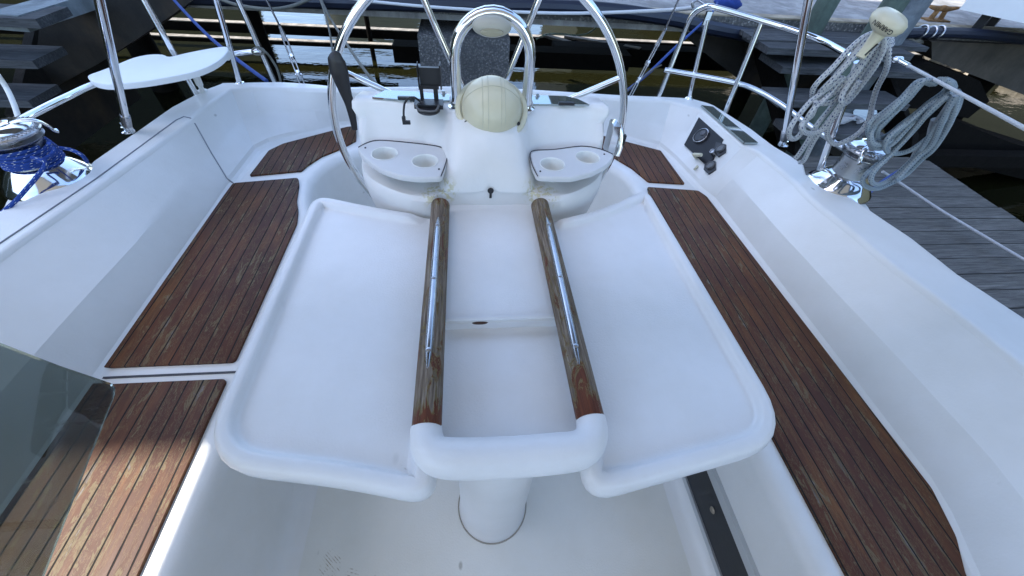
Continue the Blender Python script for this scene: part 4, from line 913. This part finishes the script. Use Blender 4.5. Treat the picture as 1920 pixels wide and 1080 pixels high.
# fender block of rope on a step
mb = MB(); c_ = at(1568, 228, z=.10)
for k in range(4): mb.tube([c_ + V((.07 * cos(t) + .02 * k, .05 * sin(t), .012 + .012 * k)) for t in [j * pi / 8 for j in range(16)]], .013, 10, closed=True)
mb.tube([c_ + V((.12, .03, .02)), c_ + V((.2, .06, .02)), c_ + V((.24, .0, .015)), c_ + V((.18, -.03, .015))], .016, 10, sm=5)
o = mb.build('rope_heap', RW3); tag(o, 'small heap of pale line lying on the lowest step', 'rope')
# pilings
def pile(name, foot, y_, top_px, r, label, mat=PILE, grp='green treated pilings'):
    p = at(*foot, y=y_); q_ = at(*top_px, y=y_); mb = MB(); N = 18; ls = []; rn = random.Random(hash(name + label) % 99)
    zs = [-1.2] + [(-.8) + (max(q_.z, 1.3) + .8) * k / 14 for k in range(15)]
    for z_ in zs: ls.append([(p.x + (r + rn.uniform(-.002, .002)) * cos(2 * pi * j / N) , y_ + (r + rn.uniform(-.002, .002)) * sin(2 * pi * j / N), z_) for j in range(N)])
    mb.loops(ls, True); m_ = len(mb.v); mb.f.append(tuple(range(m_ - N, m_))); o = mb.build(name, mat); tag(o, label, 'piling', grp); return o
pile('piling', (1492, 285), 2.98, (1600, 60), .075, 'green piling at the end of the finger dock, behind the rope coil')
pile('piling', (1462, 165), 3.75, (1540, 0), .085, 'green piling left of the steps, behind the thick canopy strut')
pile('piling', (1655, 80), 3.72, (1690, 0), .14, 'bleached grey piling behind the satellite antenna', PILEG)
# pier
ZP = .60; PY = 4.02; PY2 = 6.3
pier = empty('concrete_pier', (0, PY, ZP), 'concrete pier with rough aggregate edge crossing behind the stern', 'pier')
mb = MB(); mb.box((2, (PY + PY2) / 2, ZP - .06), (34, PY2 - PY, .12)); mb.build('pier_deck', CON, pier)
mb = MB(); zb = at(1100, 40, y=PY - .05).z; mb.box((2, PY - .006, (ZP + .03 + zb) / 2), (34, .10, ZP + .03 - zb)); mb.build('edge_beam', AGG, pier)
mb = MB(); mb.box((8, PY - .0, ZP + .035), (14.6, .12, .012)); mb.build('stained_edge', TAN, pier)
mb = MB(); mb.box((2, PY2 - .1, ZP - .12), (34, .2, .22)); mb.build('edge_beam', CON, pier)
pa_ = at(784, 60, y=PY - .16); pb_ = at(955, 60, y=PY - .16)
mb = MB(); mb.prism([(pa_.x - .01, PY - .16), (pb_.x + .01, PY - .16), (pb_.x + .01, PY + .5), (pa_.x - .01, PY + .5)], -1.2, .40)
o = mb.build('concrete_post', AGG); tag(o, 'square exposed-aggregate concrete post under the pier, seen through the wheel', 'post')
mb = MB(); mb.box(((pa_.x + pb_.x) / 2, PY - .15, .43), (pb_.x - pa_.x, .03, .05)); 
# haunches: deep sloping bracket plates
def plate(pts, y_, th, mat, name, label, cat, grp=None):
    ps = [at(*p, y=y_) for p in pts]; n_ = len(ps); mb = MB(); mb.addm(ps + [p + V((0, th, 0)) for p in ps], [tuple(range(n_)), tuple(range(n_, 2 * n_))[::-1]] + [(i, (i + 1) % n_, n_ + (i + 1) % n_, n_ + i) for i in range(n_)])
    o = mb.build(name, mat); tag(o, label, cat, grp); return o
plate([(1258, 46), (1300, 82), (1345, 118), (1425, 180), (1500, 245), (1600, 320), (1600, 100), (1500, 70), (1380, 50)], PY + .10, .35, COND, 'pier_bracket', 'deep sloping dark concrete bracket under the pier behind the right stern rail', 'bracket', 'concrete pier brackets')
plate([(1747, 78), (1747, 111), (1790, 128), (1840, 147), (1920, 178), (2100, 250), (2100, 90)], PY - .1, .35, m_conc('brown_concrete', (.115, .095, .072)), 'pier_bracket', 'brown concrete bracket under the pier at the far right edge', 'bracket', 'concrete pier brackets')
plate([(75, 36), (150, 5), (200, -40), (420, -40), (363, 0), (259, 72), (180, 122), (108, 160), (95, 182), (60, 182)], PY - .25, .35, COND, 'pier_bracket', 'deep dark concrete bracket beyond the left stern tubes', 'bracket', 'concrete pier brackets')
# walers between the piles, just above the water
def waler(x0, x1, y_, z_, h, d, label, grp='timber beams under the pier', mat=TIM):
    root = empty('waler_beam', ((x0 + x1) / 2, y_, z_ - h), label, 'beam', grp)
    mb = MB(); mb.box(((x0 + x1) / 2, y_ + d / 2, z_ - h / 2), (x1 - x0, d, h)); mb.build('beam', mat, root)
    mb = MB(); mb.box(((x0 + x1) / 2, y_ + d / 2, z_ + .006), (x1 - x0 + .004, d + .006, .012)); mb.build('sunlit_top', TIML, root); return root  # pale strip puts the sunlit top of the beam into the colour
w1 = at(640, 61, y=7.0); waler(-14, 16, 7.2, w1.z, .12, .11, 'far black timber beam low over the water, behind the pier')
w2 = at(640, 82, y=6.6); waler(-6.5, at(734, 82, y=6.6).x, 6.6, w2.z, .05, .09, 'nearer low timber beam with its sunlit top painted pale, left of the concrete post')
bk = at(734, 84, y=5.2); bk2 = at(985, 125, y=5.2)
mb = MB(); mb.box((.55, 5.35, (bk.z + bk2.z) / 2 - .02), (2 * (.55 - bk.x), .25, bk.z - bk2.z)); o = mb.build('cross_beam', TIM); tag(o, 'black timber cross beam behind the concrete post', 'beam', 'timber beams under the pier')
b3 = at(1100, 88, y=5.6); b4 = at(1100, 122, y=5.6)
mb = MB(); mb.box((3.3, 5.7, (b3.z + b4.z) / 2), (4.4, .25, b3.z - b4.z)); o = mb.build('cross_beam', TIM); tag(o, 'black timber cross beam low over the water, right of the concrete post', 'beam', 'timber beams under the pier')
# loose pale boards lying on the beam
for i, (a_, b_) in enumerate((((1020, 66), (1130, 98)), ((1060, 68), (1200, 92)), ((1040, 80), (1150, 86)))):
    p = at(*a_, y=6.1 + .15 * i); q_ = at(*b_, y=5.5 + .12 * i); d_ = q_ - p; m_ = d_.to_track_quat('X', 'Z').to_matrix(); mb = MB(); mb.box((p + q_) / 2, (d_.length, .09, .03), m=m_); o = mb.build('loose_board', TIML)
    tag(o, ('pale loose board lying furthest left on the beam beyond the wheel', 'longest pale loose board lying on the beam beyond the wheel', 'short pale board crossing the other two beyond the wheel')[i], 'board', 'loose boards under the pier')
line('hose', [at(1005, 74, y=5.6), at(1020, 66, y=5.6), at(1045, 63, y=5.6), at(1085, 66, y=5.5), at(1110, 58, y=5.3), at(1125, 40, y=5.0)], .008, flat('pale_green_hose', (.3, .42, .36), .5), 'thin pale green hose drooping between the boards and the pier', 'hose')
# under-pier piles
for i, (a_, b_, y_, mat, lab) in enumerate(((690, 50, 6.9, TIM, 'thin black pile in the water left of the concrete post'), (1445, 60, 5.9, TIM, 'black pile under the pier behind the right bracket'), (250, 60, 5.6, TIM, 'black pile under the pier at the left'), (1830, 160, 5.2, TIM, 'thick black pile under the pier at the far right'), (480, 40, 6.0, TIM, 'black pile under the pier behind the left stern tubes'))):
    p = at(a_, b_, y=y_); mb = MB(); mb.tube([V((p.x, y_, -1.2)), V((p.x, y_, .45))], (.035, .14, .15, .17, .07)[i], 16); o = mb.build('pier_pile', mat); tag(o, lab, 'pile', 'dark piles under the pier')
# blue-black pipe and fittings along the pier edge
pts = [V((-14, PY - .12, .40)), V((-3, PY - .12, .40)), at(700, 12, y=PY - .14), at(1050, 22, y=PY - .14), at(1200, 30, y=PY - .14), at(1300, 44, y=PY - .14), at(1400, 60, y=PY - .14)]
pts = [at(300, -8, y=PY - .13), at(640, 3, y=PY - .13), at(900, 10, y=PY - .13), at(1100, 16, y=PY - .13), at(1250, 34, y=PY - .13), at(1330, 52, y=PY - .13), at(1450, 74, y=PY - .13)]
line('water_pipe', pts, .055, PIPE, 'dark blue water pipe along the pier edge above the concrete post', 'pipe', 4)
line('water_pipe', [at(1690, 62, y=PY - .2), at(1800, 62, y=PY - .2), at(1925, 74, y=PY - .2), at(2100, 100, y=PY - .2)], .045, PIPE, 'dark pipe along the pier edge right of the bleached piling', 'pipe', 4)
for i, (a_, b_) in enumerate(((1727, 60), (1743, 62), (1758, 61))):
    c_ = at(a_, b_, y=PY - .2); mb = MB(); mb.tube([c_ + V((.012 * sin(t), .052 * cos(t), .052 * sin(t))) for t in [k * pi / 10 for k in range(20)]], .009, 8, closed=True); o = mb.build('pipe_clip', SSD); tag(o, ('left', 'middle', 'right')[i] + ' one of three grey clips round the dark pipe on the right', 'clip', 'pipe clips')
# cleat
cp = at(1752, 38, z=ZP + .002); cl = MB()
cl.tube([cp + V((-.17, 0, .115)), cp + V((-.06, 0, .10)), cp + V((0, 0, .105)), cp + V((.06, 0, .10)), cp + V((.17, 0, .115))], [.012, .024, .028, .024, .012], 14, sm=5)
for s_ in (-1, 1): cl.tube([cp + V((s_ * .045, 0, .09)), cp + V((s_ * .06, 0, 0))], [.022, .026], 12)
cl.box(cp + V((0, 0, .006)), (.26, .12, .012)); o = cl.build('dock_cleat', RUST); tag(o, 'rusty orange iron cleat on the pier top at the right', 'cleat')
# dock box / white hull at the top right
b0 = at(1797, 20, z=ZP + .16); b1 = at(1880, 38, z=ZP + .16)
box = empty('dock_box', (b1.x, b1.y, ZP), 'white moulded dock locker standing on the pier in the top right corner', 'locker')
ux = (b1 - b0); ux.z = 0; L_ = ux.length; ux.normalize(); uy = V((-ux.y, ux.x, 0))
if uy.y < 0: uy = -uy
ux2 = V((uy.x * 0 + .96, .28, 0)).normalized() 
m_ = Matrix((ux, uy, V((0, 0, 1)))).transposed(); c_ = b0 + ux * .55 + uy * .45 + V((0, 0, .40)); mb = MB(); mb.box(c_, (1.10, .9, .78), m=m_); mb.build('locker_body', HDPE, box)
mb = MB(); mb.box(c_ + V((0, 0, .42)), (1.16, .96, .05), m=m_); mb.build('locker_lid', HDPE, box)
mb = MB(); mb.box(c_ - uy * .455 + V((0, 0, .02)) , (.24, .012, .07), m=m_); mb.build('latch', ALU, box)
for sx_, sy_ in ((-.35, -.3), (.35, -.3), (-.35, .3), (.35, .3)): mb = MB(); mb.box(V((c_.x, c_.y, ZP + .08)) + ux * sx_ + uy * sy_, (.07, .07, .16), m=m_); mb.build('foot', BLK, box)
# blue cloth on the pier edge
mb = MB(); c_ = at(1365, 6, z=ZP + .05); rn = random.Random(2); ls = []
for i in range(7):
    t_ = i / 6 * pi; ls.append([c_ + V((.13 * sin(t_) * cos(2 * pi * j / 14) * (1 + rn.uniform(-.2, .2)), .09 * sin(t_) * sin(2 * pi * j / 14) * (1 + rn.uniform(-.2, .2)), .06 * -cos(t_) + rn.uniform(-.012, .012))) for j in range(14)])
mb.loops(ls, True); o = mb.build('blue_cloth', BLUT, None, 60); tag(o, 'crumpled dark blue cloth on the pier edge above the right stern rail', 'cloth')
# rocks on the bank beyond, right
mb = MB(); rn = random.Random(11)
def rock(mb, c, r):
    bm = bmesh.new(); bmesh.ops.create_icosphere(bm, subdivisions=2, radius=1)
    vs = [v.co.copy() for v in bm.verts]; fs = [tuple(v.index for v in f.verts) for f in bm.faces]; bm.free(); ph = [rn.uniform(0, 6) for _ in range(3)]
    s_ = V((rn.uniform(.8, 1.3), rn.uniform(.8, 1.2), rn.uniform(.55, .9))) * r
    mb.addm([V((v.x * s_.x, v.y * s_.y, v.z * s_.z)) * (1 + .16 * sin(v.x * 3.1 + ph[0]) * cos(v.y * 2.7 + ph[1]) + .1 * sin(v.z * 5 + ph[2])) + c for v in vs], fs)
for i in range(260):
    x = rn.uniform(6.2, 16); y_ = rn.uniform(6.9, 9.5); rock(mb, V((x, y_, -.75 + (y_ - 6.9) * .35 + rn.uniform(-.05, .05))), rn.uniform(.12, .34))
o = mb.build('rock_bank', ROCKM, None, 25); tag(o, 'tan rock bank showing under the pier at the right', 'rocks', kind='stuff')
mb = MB(); mb.addm([(5.6, 6.7, -1), (40, 6.7, -1), (40, 10, .45), (5.6, 10, .45), (40, 60, .6), (5.6, 60, .6)], [(0, 1, 2, 3), (3, 2, 4, 5)]); tag(mb.build('bank', ROCKM), kind='structure')
# steps on the left
st2 = empty('dock_steps', at(20, 200, y=3.2), 'unlit dark steps on the left behind the rope-wrapped winch', 'steps', 'wooden dock steps')
for (a_, b_, z_) in (((72, 45), (-80, 45), .40), ((66, 122), (-80, 122), .12), ((58, 196), (-80, 196), -.12)):
    p = at(*a_, y=3.1); mb = MB(); mb.box((p.x - .55, p.y + .15, p.z), (1.1, .30, .05)); mb.build('tread', PLKS, st2)
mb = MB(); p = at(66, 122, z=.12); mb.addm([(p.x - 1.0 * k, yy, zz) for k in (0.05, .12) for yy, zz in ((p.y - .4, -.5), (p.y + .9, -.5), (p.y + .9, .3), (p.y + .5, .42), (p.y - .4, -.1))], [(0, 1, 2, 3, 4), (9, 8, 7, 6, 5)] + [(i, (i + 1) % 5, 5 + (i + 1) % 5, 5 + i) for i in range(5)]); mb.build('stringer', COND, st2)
p = at(62, 25, z=.60); q_ = at(170, -8, z=.60)
mb = MB(); d_ = q_ - p; mb.box((p + q_) / 2 + V((-.1, .18, -.04)), (d_.length + .5, .2, .09), m=d_.to_track_quat('X', 'Z').to_matrix()); o = mb.build('capping_board', m_conc('blue_grey_board', (.28, .32, .33)), None); tag(o, 'pale blue-grey capping board at the top left beside the dark bracket', 'board')
line('rail_loop', [at(-5, 140, y=1.6), at(12, 165, y=1.6), at(26, 195, y=1.55), at(36, 225, y=1.5)], .008, WPL, 'thin white curved tube just above the left winch', 'tube')
line('slack_line', [at(400, -8, y=3.7), at(440, 8, y=3.6), at(500, 17, y=3.5), at(545, 12, y=3.6), at(590, -6, y=3.7)], .011, RDK, 'slack grey rope sagging along the top edge left of the wheel', 'rope')
# unseen roof added on the left to cast the shade over the boat
H = 8.0; sh = H / sd.z; off = V((sd.x * sh, sd.y * sh, 0))
rx0, rx1, ry0, ry1 = -9, 10, .36, 5.15
roof = empty('shade_roof', (off.x - 2, 3, H), 'high metal roof added out of view to shade the boat', 'roof')
mb = MB(); mb.box(((rx0 + rx1) / 2 + off.x, (ry0 + ry1) / 2 + off.y, H), (rx1 - rx0, ry1 - ry0, .12)); mb.build('roof_sheet', ROOFM, roof)
for x_ in (rx0 + .4, rx0 + 5):
    for y_ in (ry0 + .3, ry1 - .3): mb = MB(); mb.tube([V((x_ + off.x, y_ + off.y, -1)), V((x_ + off.x, y_ + off.y, H - .06))], .1, 12); mb.build('roof_post', ROOFM, roof)

# dark timber cribwork right of the finger dock
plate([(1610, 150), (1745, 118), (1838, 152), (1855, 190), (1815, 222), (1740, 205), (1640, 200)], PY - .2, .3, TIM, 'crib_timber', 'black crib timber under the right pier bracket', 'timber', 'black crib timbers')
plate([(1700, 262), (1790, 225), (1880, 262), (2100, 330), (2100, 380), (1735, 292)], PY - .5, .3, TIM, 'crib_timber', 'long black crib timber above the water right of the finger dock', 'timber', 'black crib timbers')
mb = MB(); p = at(1760, 292, z=-.3); mb.box((p.x + 3.0, p.y + .06, -.36), (6.4, .14, .13)); o = mb.build('fender_timber', TIM); tag(o, 'low dark fender timber reaching right from the end of the finger dock', 'timber')
# unseen sheds added to darken reflections and block low sky, and a mirrored hull
SHED = flat('dark_green_boarding', (.035, .04, .025), .9, var=.4)
def shed(x0, x1, y0, y1, h, label):
    root = empty('backdrop_shed', ((x0 + x1) / 2, (y0 + y1) / 2, -.8), label, 'shed', 'added dark sheds round the basin')
    mb = MB(); mb.box(((x0 + x1) / 2, (y0 + y1) / 2, h / 2 - .4), (x1 - x0, y1 - y0, h + .8)); mb.build('wall', SHED, root)
    mb = MB(); r_ = [(x0 - .4, h - .1), ((x0 + x1) / 2, h + 1.6), (x1 + .4, h - .1)]; mb.addm([(x, y, z) for y in (y0 - .4, y1 + .4) for x, z in r_], [(0, 1, 2), (5, 4, 3), (0, 3, 4, 1), (1, 4, 5, 2), (2, 5, 3, 0)]); mb.build('roof', ROOFM, root)
shed(4, 16, 16, 24, 7.5, 'dark shed added beyond the pier on the right to darken the reflections'); shed(-24, -8.5, 13, 20, 6.5, 'dark shed added beyond the pier on the left to darken the reflections')
shed(15, 24, -12, 13, 8.5, 'long dark shed added far to the right of the finger dock to block low sky'); shed(-22, -15, -10, 10, 6, 'long dark shed added far to the left of the boat to block low sky')
hb = empty('moored_boat', (-3, 13.5, -.8), 'pale hull moored beyond the pier, mirrored in the water behind the wheel', 'boat')
mb = MB(); mb.loops([[(-3 + 1.9 * k * t_, 13.2 + 7 * abs(sin(j / 12 * pi)) * .8 , z_) for j in range(0, 1)] for k, z_, t_ in ()]) if 0 else None
ls = []
for z_, k_ in ((-1.1, .55), (-.8, .8), (-.2, .95), (.5, 1.02), (.9, 1.05)):
    ls.append([(-3 + 1.7 * k_ * sin(a), 17 - 3.9 * k_ * cos(a) if cos(a) > 0 else 17 - 3.0 * cos(a), z_) for a in [2 * pi * j / 28 for j in range(28)]])
mb.loops(ls, True); m_ = len(mb.v); mb.f.append(tuple(range(m_ - 28, m_))); mb.build('hull', flat('dull_hull_paint', (.42, .42, .36), .4), hb)
mb = MB(); mb.box((-3, 17.5, 1.2), (1.8, 3, .6)); mb.build('cabin', GEL, hb)
# own coachroof ahead of the cockpit, behind the viewer
mb = MB(); pts_ = [(-1.15, -1.35), (1.15, -1.35), (.9, -4.5), (-.9, -4.5)]; mb.prism(roundpoly(pts_, .2), .6, 1.15, .08); mb.build('coachroof', GEL, boat)
mb = MB(); mb.prism([(-1.6, -1.3), (1.6, -1.3), (1.3, -5), (0, -8), (-1.3, -5)], -1, .74); mb.build('foredeck', GEL, boat)
